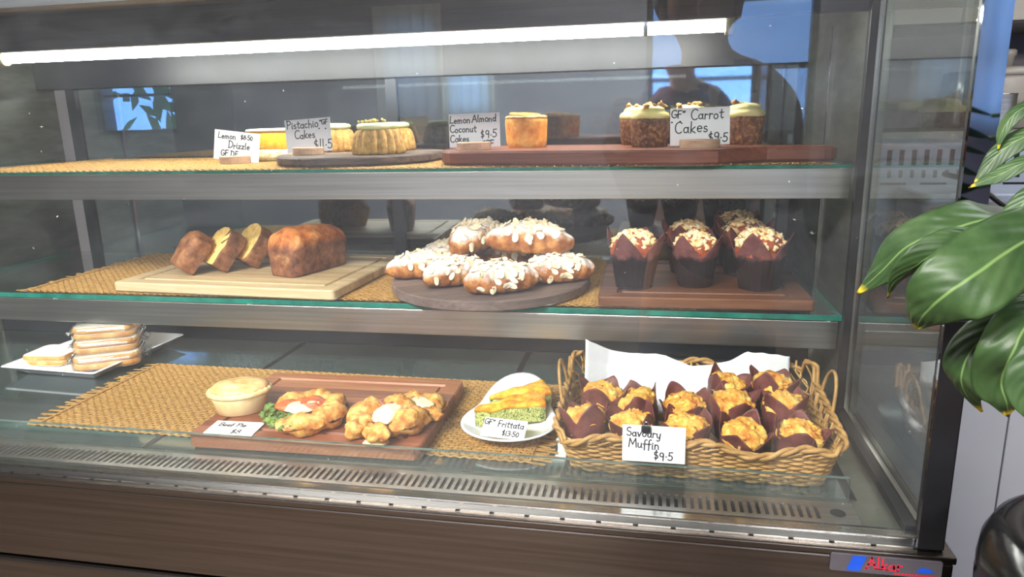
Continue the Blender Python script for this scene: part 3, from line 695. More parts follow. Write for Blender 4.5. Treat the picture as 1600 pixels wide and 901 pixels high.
for sx in (-.0165, -.0085, -.0055, -.0028, .0015, .0110): mm.add([(sx - .0016, 0, -.0042), (sx + .0022, 0, -.0042), (sx + .0022, 0, -.0032), (sx - .0016, 0, -.0032)], [(0, 1, 2, 3)])
x = .008
while x < .045: mm.add([(x, 0, -.0078), (x + .0022, 0, -.0078), (x + .0022, 0, -.0058), (x, 0, -.0058)], [(0, 1, 2, 3)]); x += .0030
m.v = [(p[0], p[2], .0022) for p in mm.v]; m.f = mm.f; m.i = mm.i
ob('lettering', m, 'badge_red', bd, smooth=False)

# ------------------------------------------------------------------ straw mats
def mat_mesh(name, w_, d_, pitch=.0062):
    nx, ny = int(w_ / pitch), int(d_ / pitch)
    m = M(); rnd = random.Random(7)
    def strand(pts, wd, axis):
        n = len(pts); vs = []
        for (x, y, z) in pts:
            if axis == 0: vs += [(x, y - wd, z - .0004), (x, y, z + .0003), (x, y + wd, z - .0004)]
            else: vs += [(x - wd, y, z - .0004), (x, y, z + .0003), (x + wd, y, z - .0004)]
        fs = []
        for q in range(n - 1):
            for c in (0, 1):
                a = q * 3 + c
                fs.append((a, a + 3, a + 4, a + 1) if axis == 0 else (a, a + 1, a + 4, a + 3))
        m.add(vs, fs)
    for j in range(ny + 1):
        y = -d_ / 2 + j * pitch
        pts = []
        fr0, fr1 = rnd.uniform(.010, .026), rnd.uniform(.010, .026)
        dy0, dy1 = rnd.uniform(-.004, .004), rnd.uniform(-.004, .004)
        pts.append((-w_ / 2 - fr0, y + dy0, .0004))
        for q in range(nx * 2 + 1):
            ph = (q % 2)
            k2 = 1 if ((q // 2 + j) % 2) else -1
            z = .0012 + (.0009 * k2 if ph == 0 else 0)
            pts.append((-w_ / 2 + q * pitch / 2, y + rnd.uniform(-.0003, .0003), z))
        pts.append((w_ / 2 + fr1, y + dy1, .0004))
        strand(pts, pitch * .44, 0)
    for i in range(nx + 1):
        x = -w_ / 2 + i * pitch
        pts = []
        for q in range(ny * 2 + 1):
            k2 = -1 if ((q // 2 + i) % 2) else 1
            z = .0012 + (.0009 * k2 if q % 2 == 0 else 0)
            pts.append((x + rnd.uniform(-.0003, .0003), -d_ / 2 + q * pitch / 2, z))
        strand(pts, pitch * .26, 1)
    # a stitched double cord a little in from each fringed end
    for sx in (-1, 1):
        m.tube([(sx * (w_ / 2 - .006), -d_ / 2 + q * .004, .0024 + .0004 * (q % 2)) for q in range(int(d_ / .004) + 1)], .0009, 5)
    o = ob(name, m, 'straw', None, smooth=True)
    return o
mt = mat_mesh('woven_mat', 1.34, .345); mt.location = (-.458, 1.172, UG + .0002); tag(mt, 'long straw coloured woven mat on the upper glass shelf', 'mat', 'woven straw mats')
mt = mat_mesh('woven_mat', 1.10, .335); mt.location = (-.500, 1.178, MG + .0002); tag(mt, 'straw coloured woven mat on the middle shelf under the almond croissants', 'mat', 'woven straw mats')
mt = mat_mesh('woven_mat', .70, .248); mt.location = (-.478, .892, DK + .0002); tag(mt, 'straw coloured woven mat on the cabinet floor under pie and pastries', 'mat', 'woven straw mats')
mt.rotation_euler = (0, 0, R(-.8))

# ------------------------------------------------------------------ boards
def board(label, name, loc, rz, w_, d_, t, mtl, r=.006, groove=.026, extra=None):
    m = M(); P = lambda i, z: [(x, y, z) for x, y in rrect(w_ - 2 * i, d_ - 2 * i, max(r - i, .002), 4)]
    rr = [P(.002, 0), P(0, .002), P(0, t - .002), P(.002, t)]
    if groove: rr += [P(groove, t), P(groove + .0015, t - .003), P(groove + .0065, t - .003), P(groove + .008, t)]
    m.rings(rr)
    o = ob(name, m, mtl, None, loc, (0, 0, R(rz)), smooth=False)
    return tag(o, label, 'cutting board', 'wooden serving boards')
board('pale wooden board with a juice groove under the brown loaf', 'serving_board', (-.672, 1.147, MG + .003), -3.2, .405, .290, .016, 'pale_wood')
board('brown wooden board with a juice groove under the dark paper muffins', 'serving_board', (.070, 1.135, MG + .0029), 1.0, .295, .270, .0155, 'walnut')
board('reddish wooden board with a juice groove under the pie and pastries', 'serving_board', (-.4185, .8495, DK + .003), 1.0, .304, .226, .018, 'red_wood', r=.012, groove=.022)
m = M(); rad = .160
m.lathe([(rad - .003, 0), (rad, .002), (rad, .014), (rad - .002, .016)], 96)
tag(ob('round_board', m, 'round_wood', None, (-.257, 1.110, MG + .003), (0, 0, R(35)), smooth=False), 'round dark wooden board carrying the pile of almond croissants', 'serving board', 'wooden serving boards')
# slice of trunk with pale top under the pistachio cakes
m = M(); rad = .135
def wob(t, q, r, z): return (1 + .035 * sin(2 * t + .6) + .025 * sin(5 * t) + .012 * sin(9 * t + 1), 0)
m.lathe([(rad - .004, 0), (rad, .003), (rad, .011), (rad - .002, .013), (rad - .008, .0135)], 72, wob)
tag(ob('log_slice', m, 'dark_bark', None, (-.478, 1.140, UM + .0015), (0, 0, R(20)), smooth=False), 'dark edged slab with pale wooden top under the pistachio cakes', 'serving board', 'wooden serving boards')
# long paddle board
pts = [(-.085, -.10)]
out = []
L0, L1, hw = -.265, .170, .094
for q in range(13): a = R(270 - 90 * q / 12 * 2); out.append((L0 + hw * .55 + hw * .55 * cos(a), hw * sin(a)))
out += [(L1 - .05, hw), (L1 - .02, hw - .006), (L1 + .005, hw - .03), (L1 + .02, .045), (L1 + .04, .026), (L1 + .105, .021)]
for q in range(7): a = R(80 - 160 * q / 6); out.append((L1 + .108 + .020 * cos(a), .020 * sin(a)))
out += [(L1 + .105, -.021), (L1 + .04, -.026), (L1 + .02, -.045), (L1 + .005, -.03 - .03), (L1 - .02, -hw + .006), (L1 - .05, -hw)]
m = M(); t = .0195
def ins(o, d):
    n = len(o); r = []
    for q in range(n):
        x0, y0 = o[q - 1]; x1, y1 = o[(q + 1) % n]; dx, dy = x1 - x0, y1 - y0; L = math.hypot(dx, dy) or 1
        r.append((o[q][0] + dy / L * d, o[q][1] - dx / L * d))
    return r
out = out[::-1]
m.rings([[(x, y, z) for x, y in ins(out, -d)] for d, z in ((.003, 0), (0, .003), (0, t - .003), (.003, t))])
tag(ob('paddle_board', m, 'paddle_wood', None, (-.056, 1.080, UM + .0012), (0, 0, R(-8)), smooth=False), 'long brown paddle board with a handle under the carrot cakes', 'serving board', 'wooden serving boards')

# ------------------------------------------------------------------ upper shelf cakes
def noisy(m, start, amp, scale, seed):
    for q in range(start, len(m.v)):
        p = Vector(m.v[q]); n = Vector((fbm(p, scale, seed), fbm(p, scale, seed + 1), fbm(p, scale, seed + 2)))
        m.v[q] = tuple(p + n * amp)
def lumps(m, n, fn, r0, r1, seed, jit=.5, nn=7, mm=5, flat=.8):
    rnd = random.Random(seed)
    for q in range(n):
        c = fn(rnd); r = rnd.uniform(r0, r1)
        m.ball(c, r, nn, mm, jit, seed * 100 + q, (1, rnd.uniform(.7, 1), flat * rnd.uniform(.8, 1.2)), Euler((rnd.uniform(-.6, .6), rnd.uniform(-.6, .6), rnd.uniform(0, 6.3))).to_matrix())
def fluted_cake(label, loc, rz, nuts, seed):
    t = thing('pistachio_cake', label, 'cake', loc, R(rz), 'pistachio cakes')
    m = M()
    def fl(th, q, r, z): return (1 + .19 * abs(sin(8 * th)) ** .7 * min(1, (r - .015) / .02) - .10, 0)
    prof = [(.030, 0), (.0385, .001), (.0395, .006), (.0385, .014), (.0370, .022), (.0350, .030), (.0325, .0355), (.029, .0385), (.018, .040)]
    m.lathe(prof, 128, fl); noisy(m, 0, .0006, 240, seed)
    ob('sponge', m, 'pistachio_cake', t)
    m = M()
    def ic(th, q, r, z): return (1 + .05 * noise.noise((cos(th) * 2, sin(th) * 2, seed)), 0)
    m.lathe([(.022, .0375), (.0300, .0385), (.0325, .0410), (.0325, .0440), (.0300, .0465), (.024, .0478), (.010, .0482)], 40, ic)
    ob('icing', m, 'pale_icing', t)
    if nuts:
        m = M()
        lumps(m, 26, lambda r: (r.gauss(-.006, .009), r.gauss(0, .008), .0490 + r.uniform(0, .004)), .0016, .0034, seed)
        ob('nut_topping', m, 'nut_crumb', t)
    return t
fluted_cake('fluted pistachio cake nearest the glass, in front of the other two', (-.430, 1.095, UD), 0, True, 1)
fluted_cake('fluted pistachio cake half hidden behind the Pistachio card', (-.556, 1.200, UD), 13, False, 2)
fluted_cake('fluted pistachio cake at the back beside the front one, plain icing', (-.452, 1.212, UD), 7, False, 3)
def almond_cake(label, loc, rz, seed):
    t = thing('lemon_almond_cake', label, 'cake', loc, R(rz), 'lemon almond coconut cakes')
    m = M()
    m.lathe([(.027, 0), (.0300, .001), (.0308, .010), (.0318, .025), (.0325, .038), (.0320, .043), (.029, .0455), (.018, .0468)], 56); noisy(m, 0, .0009, 150, seed)
    ob('sponge', m, 'almond_cake', t)
    m = M().lathe([(.027, .0445), (.0315, .0445), (.0325, .0462), (.030, .0480), (.02, .0488)], 40); noisy(m, 0, .0012, 140, seed + 4)
    ob('coconut_topping', m, 'coconut_top', t)
    m = M()
    m.lathe([(.0195, 0), (.0205, .001), (.0205, .0024), (.0195, .0034), (.0175, .0030)], 40)
    ob('orange_slice', m, 'orange_slice', t, (-.006, -.006, .0482), (R(4), R(5), 0))
    return t
almond_cake('orange topped lemon almond cake beside the Lemon Almond card', (-.196, 1.122, UP), 10, 1)
almond_cake('lemon almond cake standing directly behind the orange topped one', (-.212, 1.196, UP), 100, 2)
def carrot_cake(label, loc, rz, seed):
    t = thing('carrot_cake', label, 'cake', loc, R(rz), 'iced carrot cakes')
    m = M()
    m.lathe([(.022, 0), (.0250, .001), (.0262, .010), (.0272, .025), (.0282, .036), (.0275, .040), (.022, .042)], 60); noisy(m, 0, .0011, 260, seed)
    ob('sponge', m, 'carrot_cake', t)
    m = M()
    def sw(th, q, r, z): return (1 + .07 * noise.noise((cos(th) * 2.2, sin(th) * 2.2, seed + z * 60)), .0016 * noise.noise((cos(th) * 1.5, sin(th) * 1.5, seed + 9)))
    m.lathe([(.022, .039), (.0270, .0400), (.0285, .0435), (.0268, .0480), (.0220, .0505), (.0225, .0520), (.0200, .0555), (.0140, .0580), (.006, .0590)], 40, sw)
    ob('icing', m, 'cream_icing', t)
    m = M()
    lumps(m, 9, lambda r: (r.gauss(0, .010), r.gauss(-.003, .008), .0575 + r.uniform(-.003, .003)), .0028, .0056, seed, .9, 8, 6)
    ob('walnut_topping', m, 'walnut_nut', t)
    return t
carrot_cake('iced carrot cake nearest the glass, by the carrot card', (-.008, 1.078, UP), 0, 1)
carrot_cake('iced carrot cake close behind the front carrot cake', (-.026, 1.150, UP), 60, 2)
carrot_cake('iced carrot cake half hidden behind the carrot card', (.052, 1.150, UP), 140, 3)
carrot_cake('iced carrot cake farthest along the paddle board near its handle', (.126, 1.108, UP), 220, 4)
t = thing('lemon_drizzle_cake', 'tall yellow lemon drizzle slab with a pale base behind its card', 'cake', (-.650, 1.205, UM + .001), R(2))
m = M().rings([[(x, y, z) for x, y in rrect(.120 - 2 * i, .055 - 2 * i, .005, 4)] for i, z in ((.003, 0), (0, .002), (.000, .010), (.001, .0195))]); noisy(m, 0, .0009, 200, 3)
ob('biscuit_base', m, 'pale_base', t)
m = M().rings([[(x, y, z) for x, y in rrect(.119 - 2 * i, .054 - 2 * i, .004, 4)] for i, z in ((.001, .0190), (0, .022), (.000, .034), (.0005, .046), (.002, .0515))]); noisy(m, 0, .0007, 160, 5)
ob('sponge', m, 'lemon_cake', t)
m = M().rings([[(x, y, z + .0012 * noise.noise((x * 40, y * 40, 2))) for x, y in rrect(.1195 - 2 * i, .0545 - 2 * i, .004, 4)] for i, z in ((.000, .0505), (-.0008, .0525), (.001, .0552), (.006, .0560))])
ob('icing', m, 'lemon_icing', t)

# ------------------------------------------------------------------ muffins
def muffin_mesh(kind, seed):
    """paper, cake, crumble meshes in local coordinates; dark tulip-paper crumble muffin or smaller savoury muffin"""
    rnd = random.Random(seed)
    if kind == 'crumble': rb, rm, zm, rt, zt, rc, zc, top, dep = .0270, .0355, .046, .0475, .093, .0350, .050, .084, .044
    else: rb, rm, zm, rt, zt, rc, zc, top, dep = .0190, .0255, .030, .0335, .064, .0265, .036, .057, .022
    ph = rnd.uniform(0, 6.28); npet = 4
    NT, NZ = 80, 16
    def paper(u, v):
        th = 2 * PI * v; tt = (th + ph) / (2 * PI) * npet
        fr = abs((tt % 1.) - .5) * 2            # 0 at petal tip, 1 in the dip
        fr2 = .15 + .85 * fr
        ztop = zt - dep * (fr2 ** 1.15) + .004 * noise.noise((cos(th) * 2, sin(th) * 2, seed))
        z = ztop * u
        if z < zm: r = rb + (rm - rb) * (z / zm)
        else: r = rm + (rt - rm) * ((z - zm) / (zt - zm)) ** 1.3
        cr = noise.noise((cos(th) * 3, sin(th) * 3, z * 40 + seed)) * .0012 + (noise.noise((cos(th) * 1.3, sin(th) * 1.3, z * 30 + seed * 2)) * .0045 if z > zm else 0) * min(1, (z - zm) / .02 if z > zm else 0)
        r += cr + .0006 * sin(24 * th) * (1 if z < zm else .3)
        return (r * cos(th), r * sin(th), z)
    p = M().grid(paper, NZ, NT)
    p.v.append((0, 0, .0005)); c = len(p.v) - 1
    for j in range(NT): p.f.append((c, j + 1, j)); p.i.append(0)
    b = M()
    NA, NB = 16, 40
    def dome(u, v):
        th = 2 * PI * v; r = rc * sin(u * PI / 2 * 1.06)
        z = zc + (top - zc) * (cos(u * PI / 2) ** .75 if u < 1 else 0)
        q = fbm((r * cos(th), r * sin(th), z), 70, seed)
        q2 = fbm((r * cos(th), r * sin(th), z), 150, seed + 4)
        amp = .0035 if kind == 'crumble' else .0042
        return (r * cos(th) * (1 + q * .10), r * sin(th) * (1 + q * .10), z + amp * q + .002 * q2)
    b.grid(dome, NA, NB)
    if kind != 'crumble':
        def spot(r):
            a = r.uniform(0, 6.28); q = rc * .92 * math.sqrt(r.random()); return (q * cos(a), q * sin(a), zc + (top - zc) * math.sqrt(max(0, 1 - (q / rc) ** 2)) * .92)
        lumps(b, 42, spot, .0028, .0062, seed, .8, 8, 6, .6)
        return p, b, None
    cmb = M()
    def spot(r):
        a = r.uniform(0, 6.28); q = rc * .95 * math.sqrt(r.random())
        return (q * cos(a), q * sin(a), zc + (top - zc) * max(0, 1 - (q / rc) ** 2) ** .42 + r.uniform(-.001, .0025))
    lumps(cmb, 170, spot, .0024, .0062, seed + 3, .9, 7, 5, .8)
    return p, b, cmb
def build_muffin(kind, seed, label, group, loc, rot=(0, 0, 0), scale=1.):
    p, b, c = muffin_mesh(kind, seed)
    t = thing('crumble_muffin' if kind == 'crumble' else 'savoury_muffin', label, 'muffin', loc, 0, group)
    t.rotation_euler = rot; t.scale = (scale,) * 3
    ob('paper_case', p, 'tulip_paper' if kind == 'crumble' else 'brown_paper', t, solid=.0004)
    ob('cake', b, 'muffin_cake' if kind == 'crumble' else 'savoury_top', t)
    if c: ob('crumble_topping', c, 'crumble', t)
    return t
MB = MG + .0029 + .0157
gm = 'crumble muffins in dark paper'
proto = [build_muffin('crumble', 3, 'crumble muffin in dark paper next to the round croissant board', gm, (-.026, 1.066, MB), (0, 0, R(20)), .98),
         build_muffin('crumble', 8, 'middle crumble muffin of the front row, one muffin behind it', gm, (.063, 1.085, MB), (0, 0, R(95)), .92),
         build_muffin('crumble', 15, 'front crumble muffin at the far end of the board, two muffins behind it', gm, (.153, 1.074, MB), (0, 0, R(10)), 1.)]
dup(proto[0], (.056, 1.180, MB), (0, 0, R(200)), 'crumble muffin hidden behind the middle one of the front row', .95)
dup(proto[1], (.142, 1.166, MB), (0, 0, R(140)), 'second crumble muffin in the row of three at the board end', 1.02)
dup(proto[2], (.140, 1.250, MB), (0, 0, R(250)), 'rearmost crumble muffin of the row of three at the board end', 1.02)
# ------------------------------------------------------------------ loaf and slices
LB = MG + .003 + .016
def loaf_sec(w_, h_, n=40, crown=.022):
    """cross-section in (y, z): straight slightly flared sides, rounded crown"""
    out = []
    hs = h_ - crown
    for q in range(6): out.append((-w_ / 2 * (.86 + .14 * q / 5), .003 + (hs - .003) * q / 5))
    for q in range(1, n // 2): a = PI - PI * q / (n // 2); out.append((w_ / 2 * cos(a) * 1.03, hs + crown * sin(a)))
    for q in range(6): out.append((w_ / 2 * (1 - .14 * q / 5), hs - (hs - .003) * q / 5))
    out += [(w_ / 2 * .80, 0), (0, 0), (-w_ / 2 * .80, 0)]
    return out
t = thing('loaf_cake', 'large uncut brown loaf cake on the pale wooden board', 'loaf', (-.587, 1.138, LB), R(72))
m = M(); rr = []
NL = 26
for a in range(NL + 1):
    u = a / NL; e = min(u, 1 - u) * 2
    k2 = (1 - (1 - min(1, e * 5.)) ** 2.2 * .22); hz = (1 - (1 - min(1, e * 3.2)) ** 2 * .30) * (1 + .03 * sin(5 * u))
    rr.append([(-.066 + .132 * u, y * k2 * (.96 + .05 * sin(3 * u + 1)), z * hz) for y, z in loaf_sec(.072, .078)])
# ends closed with shrinking rings so that the heel is rounded and textured
def shrink(r, s, dx): return [(p[0] + dx, p[1] * s, .003 + (p[2] - .003) * (s * .5 + .5) if p[2] > .01 else p[2]) for p in r]
e0 = rr[0]; e1 = rr[-1]
rr = [[(p[0] - .003, p[1] * .2, .025 + (p[2] - .025) * .3) for p in e0], [(p[0] - .003, p[1] * .6, .02 + (p[2] - .02) * .7) for p in e0], [(p[0] - .002, p[1] * .9, .01 + (p[2] - .01) * .93) for p in e0]] + rr + \
     [[(p[0] + .002, p[1] * .9, .01 + (p[2] - .01) * .93) for p in e1], [(p[0] + .003, p[1] * .6, .02 + (p[2] - .02) * .7) for p in e1], [(p[0] + .003, p[1] * .2, .025 + (p[2] - .025) * .3) for p in e1]]
m.rings(rr)
for q in range(len(m.v)):
    p = Vector(m.v[q])
    n1 = fbm(p, 32, 3); n2 = fbm(p, 110, 5)
    k2 = min(1, p.z / .02)
    m.v[q] = (p.x + .0028 * n1 * k2, p.y + (.0026 * n1 + .001 * n2) * k2, p.z + (.0035 * fbm(p, 40, 9) + .0012 * n2) * k2)
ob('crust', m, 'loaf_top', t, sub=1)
def slice_mesh(seed, thick=.026, heel=False):
    sec = loaf_sec(.070, .072, 40, .024)
    m = M()
    ins_ = lambda s, x: [(x, y * s, .035 + (z - .035) * s) for y, z in sec]
    if heel: rr = [ins_(.3, -thick / 2 - .004), ins_(.7, -thick / 2 - .003), ins_(.92, -thick / 2)] + [ins_(1., -thick / 2 + thick * q / 6) for q in range(1, 7)]
    else: rr = [ins_(1., -thick / 2 + thick * q / 6) for q in range(7)]
    m.rings(rr, cap0=True, cap1=False)
    noisy(m, 0, .0016, 60, seed)
    f = M()
    for sx in ((1,) if heel else (-1, 1)):
        rc_ = [ins_(s, sx * (thick / 2 + d)) for s, d in ((1.0, -.0002), (.965, .0006), (.7, .0009), (.35, .0009), (.05, .0009))]
        f.rings(rc_ if sx > 0 else rc_[::-1], cap0=False, cap1=False)
    noisy(f, 0, .0012, 120, seed + 2)
    return m, f
def cut_slice(label, loc, rz, lean, seed, heel=False):
    t = thing('loaf_slice', label, 'loaf slice', loc, 0, 'loaf slices leaning on the pale board')
    t.rotation_euler = (0, R(lean), R(rz))
    a, b = slice_mesh(seed, .029, heel)
    ob('crust', a, 'loaf_crust', t); ob('crumb', b, 'crumb', t)
    return t
cut_slice('brown heel slice, the first of the leaning loaf slices and farthest from the loaf', (-.800, 1.078, LB + .0098), 50, 38, 1, True)
cut_slice('middle loaf slice leaning on its neighbour, its cut yellow face showing', (-.754, 1.103, LB + .0098), 52, 38, 2)
cut_slice('loaf slice at the back of the three leaning slices, nearest the whole loaf', (-.716, 1.140, LB + .0098), 54, 36, 3)

# ------------------------------------------------------------------ almond croissants
def croissant_mesh(seed, L=.125, rad=.030, bend=.25, zs=.78):
    rnd = random.Random(seed)
    NU, NV = 56, 34
    def srf(u, v):
        s = u * 2 - 1
        a = s * bend * 1.6
        cx = L / 2 * s * (1 - .10 * s * s * bend * 3); cy = -L * .33 * bend * (s * s) * 1.3
        rr_ = rad * (max(0., 1 - abs(s) ** 2.3 * .86)) ** .75
        if abs(s) > .995: rr_ *= .25
        ridge = 1 + .115 * (1 - abs(((u * 5.4 + .22 * v * (1 if s > 0 else -1)) % 1.) * 2 - 1)) ** .6 * (1 - abs(s) * .3)
        th = 2 * PI * v
        y = rr_ * ridge * cos(th); z = rr_ * ridge * zs * sin(th)
        p = Vector((cx - y * sin(a) * .5, cy + y * cos(a), z))
        n = fbm(p, 45, seed); p += Vector((n * .002, fbm(p, 45, seed + 3) * .003, n * .003))
        z0 = -rad * zs * .62
        if p.z < z0: p.z = z0 + (p.z - z0) * .12
        return (p.x, p.y, p.z - z0 + .0036)
    m = M().grid(srf, NU, NV)
    fl = M()
    for q in range(62):
        u = rnd.betavariate(2.2, 2.2) * .86 + .07; v = rnd.gauss(.25, .12)
        if rnd.random() < .12: v = rnd.uniform(.0, .5)
        p = Vector(srf(u, v)); pu = Vector(srf(u + .01, v)) - p; pv = Vector(srf(u, v + .01)) - p
        n = pu.cross(pv).normalized()
        if n.z < -.3: n = -n
        if n.dot(p - Vector((p.x, 0, .015))) < 0: n = -n
        n = (n + Vector((rnd.gauss(0, .22), rnd.gauss(0, .22), rnd.gauss(0, .15)))).normalized()
        e1 = n.orthogonal().normalized(); e2 = n.cross(e1); an = rnd.uniform(0, 6.3)
        e1, e2 = e1 * cos(an) + e2 * sin(an), e2 * cos(an) - e1 * sin(an)
        a, b = rnd.uniform(.0055, .0085), rnd.uniform(.0035, .005)
        p = p + n * rnd.uniform(.0006, .0022)
        top = [p + e1 * (a * cos(2 * PI * k2 / 9) * (1 + .15 * cos(2 * PI * k2 / 9))) + e2 * (b * sin(2 * PI * k2 / 9)) + n * (.0016 * cos(2 * PI * k2 / 9) ** 2) for k2 in range(9)]
        fl.rings([[x - n * .0007 for x in top], top])
    return m, fl
CRP = []
def croissant(label, loc, rz, var, rx=0, ry=0, s=1.):
    if var >= len(CRP):
        pars = [(11, .120, .031, .16), (23, .118, .030, .24), (37, .124, .029, .12)][var]
        m, f = croissant_mesh(*pars)
        t = thing('almond_croissant', label, 'croissant', loc, 0, 'almond croissants on the round board')
        t.rotation_euler = (R(rx), R(ry), R(rz)); t.scale = (s,) * 3
        ob('pastry', m, 'sugared_pastry', t); ob('almond_flakes', f, 'almond_flake', t, smooth=False)
        CRP.append(t)
        return t
    return dup(CRP[var], loc, (R(rx), R(ry), R(rz)), label, s)
CB = LB
croissant('almond croissant at the near centre of the board edge, with flakes hanging off its end', (-.222, 1.016, CB), 28, 0)
croissant('darker almond croissant in the near row, second from the loaf board', (-.304, 1.052, CB), 34, 1, s=.98)
croissant('almond croissant at the end of the pile next to the loaf board', (-.372, 1.098, CB), 24, 2, s=.96)
croissant('almond croissant at the end of the pile next to the muffin board', (-.146, 1.092, CB), 22, 0, s=1.0)
croissant('sugared almond croissant at the back of the pile near the loaf board', (-.344, 1.182, CB), 10, 1, s=1.06)
croissant('almond croissant at the back centre of the pile, mostly hidden', (-.228, 1.192, CB), 4, 2)
croissant('upper almond croissant on top of the pile, nearer the loaf', (-.288, 1.125, CB + .041), 62, 1, rx=0, ry=-4, s=1.08)
croissant('upper almond croissant on top of the pile, its point towards the muffins', (-.190, 1.098, CB + .043), 8, 2, ry=3, s=1.16)

# ------------------------------------------------------------------ floor of the cabinet: plate with sandwiches
def plate_rings(outf, prof):
    return [[(x, y, z) for x, y in outf(i)] for i, z in prof]
m = M(); W_, D_ = .188, .215
m.rings(plate_rings(lambda i: rrect(W_ - 2 * i, D_ - 2 * i, max(.006 - i * .2, .003), 5), [(.026, .0), (.024, .003), (.004, .0165), (.0, .0185), (.0015, .0200), (.005, .0195), (.026, .0065), (.03, .006)]))
pl = tag(ob('square_plate', m, 'ceramic', None, (-.948, 1.030, DK + .0002), (0, 0, R(-3))), 'white square plate holding the wrapped sandwiches', 'plate')
def sandwich(label, loc, rz, tilt, seed, wrapped=True, s=1.):
    t = thing('sandwich', label, 'sandwich', loc, 0, 'wrapped sandwiches'); t.rotation_euler = (R(tilt[0]), R(tilt[1]), R(rz)); t.scale = (s,) * 3
    w_, d_, th = .098, .085, .0100
    for q in range(2):
        z0 = .001 + q * (th + .0012)
        m = M(); sec = lambda i: rrect(w_ - 2 * i, d_ - 2 * i, .016, 6)
        m.rings([[(x, y, z0 + z) for x, y in sec(i)] for i, z in ((.0015, 0), (0, .002), (-.0006, th * .5), (0, th - .002), (.0015, th))], cap0=False, cap1=False)
        noisy(m, 0, .0007, 70, seed + q)
        b = ob('bread_slice', m, 'bread_crust', t)
        m = M().rings([[(x, y, z0 + .0002) for x, y in sec(.0012)], [(x, y, z0 + th - .0002) for x, y in sec(.0012)]])
        ob('crumb', m, 'bread_crumb', b, smooth=False)
    m = M().rings([[(x, y, .0128) for x, y in rrect(w_ - .004, d_ - .004, .015, 6)], [(x, y, .0152) for x, y in rrect(w_ - .005, d_ - .005, .015, 6)]])
    ob('filling', m, 'egg', t)
    if wrapped:
        m = M(); rr = []
        H = 2 * th + .004
        for i, z in ((.03, -.0005), (.004, -.0008), (-.002, .002), (-.003, H * .5), (-.002, H - .002), (.004, H + .001), (.03, H + .0012)):
            rr.append([(x, y, z) for x, y in rrect(w_ - 2 * i, d_ - 2 * i, .017, 14)])
        m.rings(rr)
        for q in range(len(m.v)):
            p = Vector(m.v[q]); n = noise.noise(p * 70 + Vector((seed, 0, 0))) * .0016 + abs(noise.noise(Vector((p.x * 160, p.y * 160, p.z * 40)) + Vector((0, seed, 0)))) * .0012
            c = Vector((p.x, p.y, p.z - H / 2)).normalized(); m.v[q] = tuple(p + c * abs(n) * (1 if p.z > .001 else .1))
        # twisted ends of the film
        for sx in (-1, 1):
            def ear(u, v):
                a = v * 2 - 1
                return (sx * (w_ / 2 + .002 + u * .012), a * (.020 + .010 * u) + .002 * noise.noise((u * 9, v * 9, seed)), H * .45 + .006 * noise.noise((u * 4, v * 7, seed + 2)) * (1 + u))
            m.grid(ear, 6, 14)
        ob('cling_film', m, 'film', t)
    return t
PZ = DK + .0065
sandwich('cling filmed sandwich at the bottom of the stack of three', (-.900, 1.002, PZ + .0030), 31, (0, 0), 1)
sandwich('cling filmed sandwich in the middle of the stack of three, tipped over', (-.908, 1.016, PZ + .0248), 29, (0, 0), 2, s=.97)
sandwich('cling filmed sandwich at the top of the stack of three', (-.914, 1.026, PZ + .0456), 25, (0, 0), 3, s=.97)
sandwich('pale sandwich lying alone at the plate edge beside the stack', (-1.008, 1.000, PZ + .001), 4, (0, 0), 4, wrapped=False, s=.78)

# ------------------------------------------------------------------ pie and pastries on the reddish board
RB = DK + .003 + .018
t = thing('beef_pie', 'pale oval beef pie on the corner of the reddish board', 'pie', (-.540, .815, RB), R(26)); t.scale = (.88,) * 3
m = M()
def pr(th, q, r, z): return (1 + .006 * noise.noise((cos(th) * 2, sin(th) * 2, z * 30)), 0)
m.lathe([(.029, 0), (.0315, .0015), (.0365, .022), (.0395, .029)], 64, pr, sx=1.12, sy=.86)
ob('pie_case', m, 'pie_pastry', t)
m = M()
m.lathe([(.0385, .0285), (.0425, .0300), (.0435, .0335), (.0420, .0365), (.0385, .0380)], 72, lambda th, q, r, z: (1 + .010 * sin(22 * th) * (1 if r > .04 else .3), .0008 * sin(22 * th)), sx=1.10, sy=.86)
ob('crimped_rim', m, 'pie_pastry', t)
m = M()
m.lathe([(.0400, .0365), (.0390, .0400), (.034, .0440), (.024, .0465), (.012, .0472), (.004, .0462), (.002, .0440)], 64, lambda th, q, r, z: (1, .0012 * noise.noise((r * cos(th) * 60, r * sin(th) * 60, 3))), sx=1.09, sy=.85)
ob('lid', m, 'pie_brown', t)
def pastry_ring(m, R0, r0, a0, a1, seed, n=64, nv=20, tw=7, sx=1., sy=1., zo=0.):
    def f(u, v):
        a = R(a0 + (a1 - a0) * u); e = min(1, min(u, 1 - u) * 7) ** .6 if a1 - a0 < 359 else 1
        th = 2 * PI * v
        r = r0 * (.35 + .65 * e) * (1 + .22 * sin(tw * a + th * 1.4) + .12 * noise.noise((cos(a) * 3, sin(a) * 3, seed)))
        x = (R0 + r * cos(th)) * cos(a) * sx; y = (R0 + r * cos(th)) * sin(a) * sy; z = r0 * .8 + r * .95 * sin(th) + zo
        q = fbm((x, y, z), 70, seed); q2 = fbm((x, y, z), 170, seed + 2)
        return (x + .0014 * q, y + .0014 * fbm((x, y, z), 70, seed + 5), max(.0004, z + .0018 * q + .0008 * q2 + .0007 * sin(34 * a + 3 * th)))
    return m.grid(f, n, nv)
t = thing('spinach_tomato_pastry', 'round golden pastry filled with spinach, tomato and white cheese', 'pastry', (-.438, .793, RB), R(40), 'savoury pastries')
t.scale = (1.12,) * 3
m = pastry_ring(M(), .0365, .0135, -150, 128, 1, tw=7); ob('pastry_crust', m, 'baked_pastry', t)
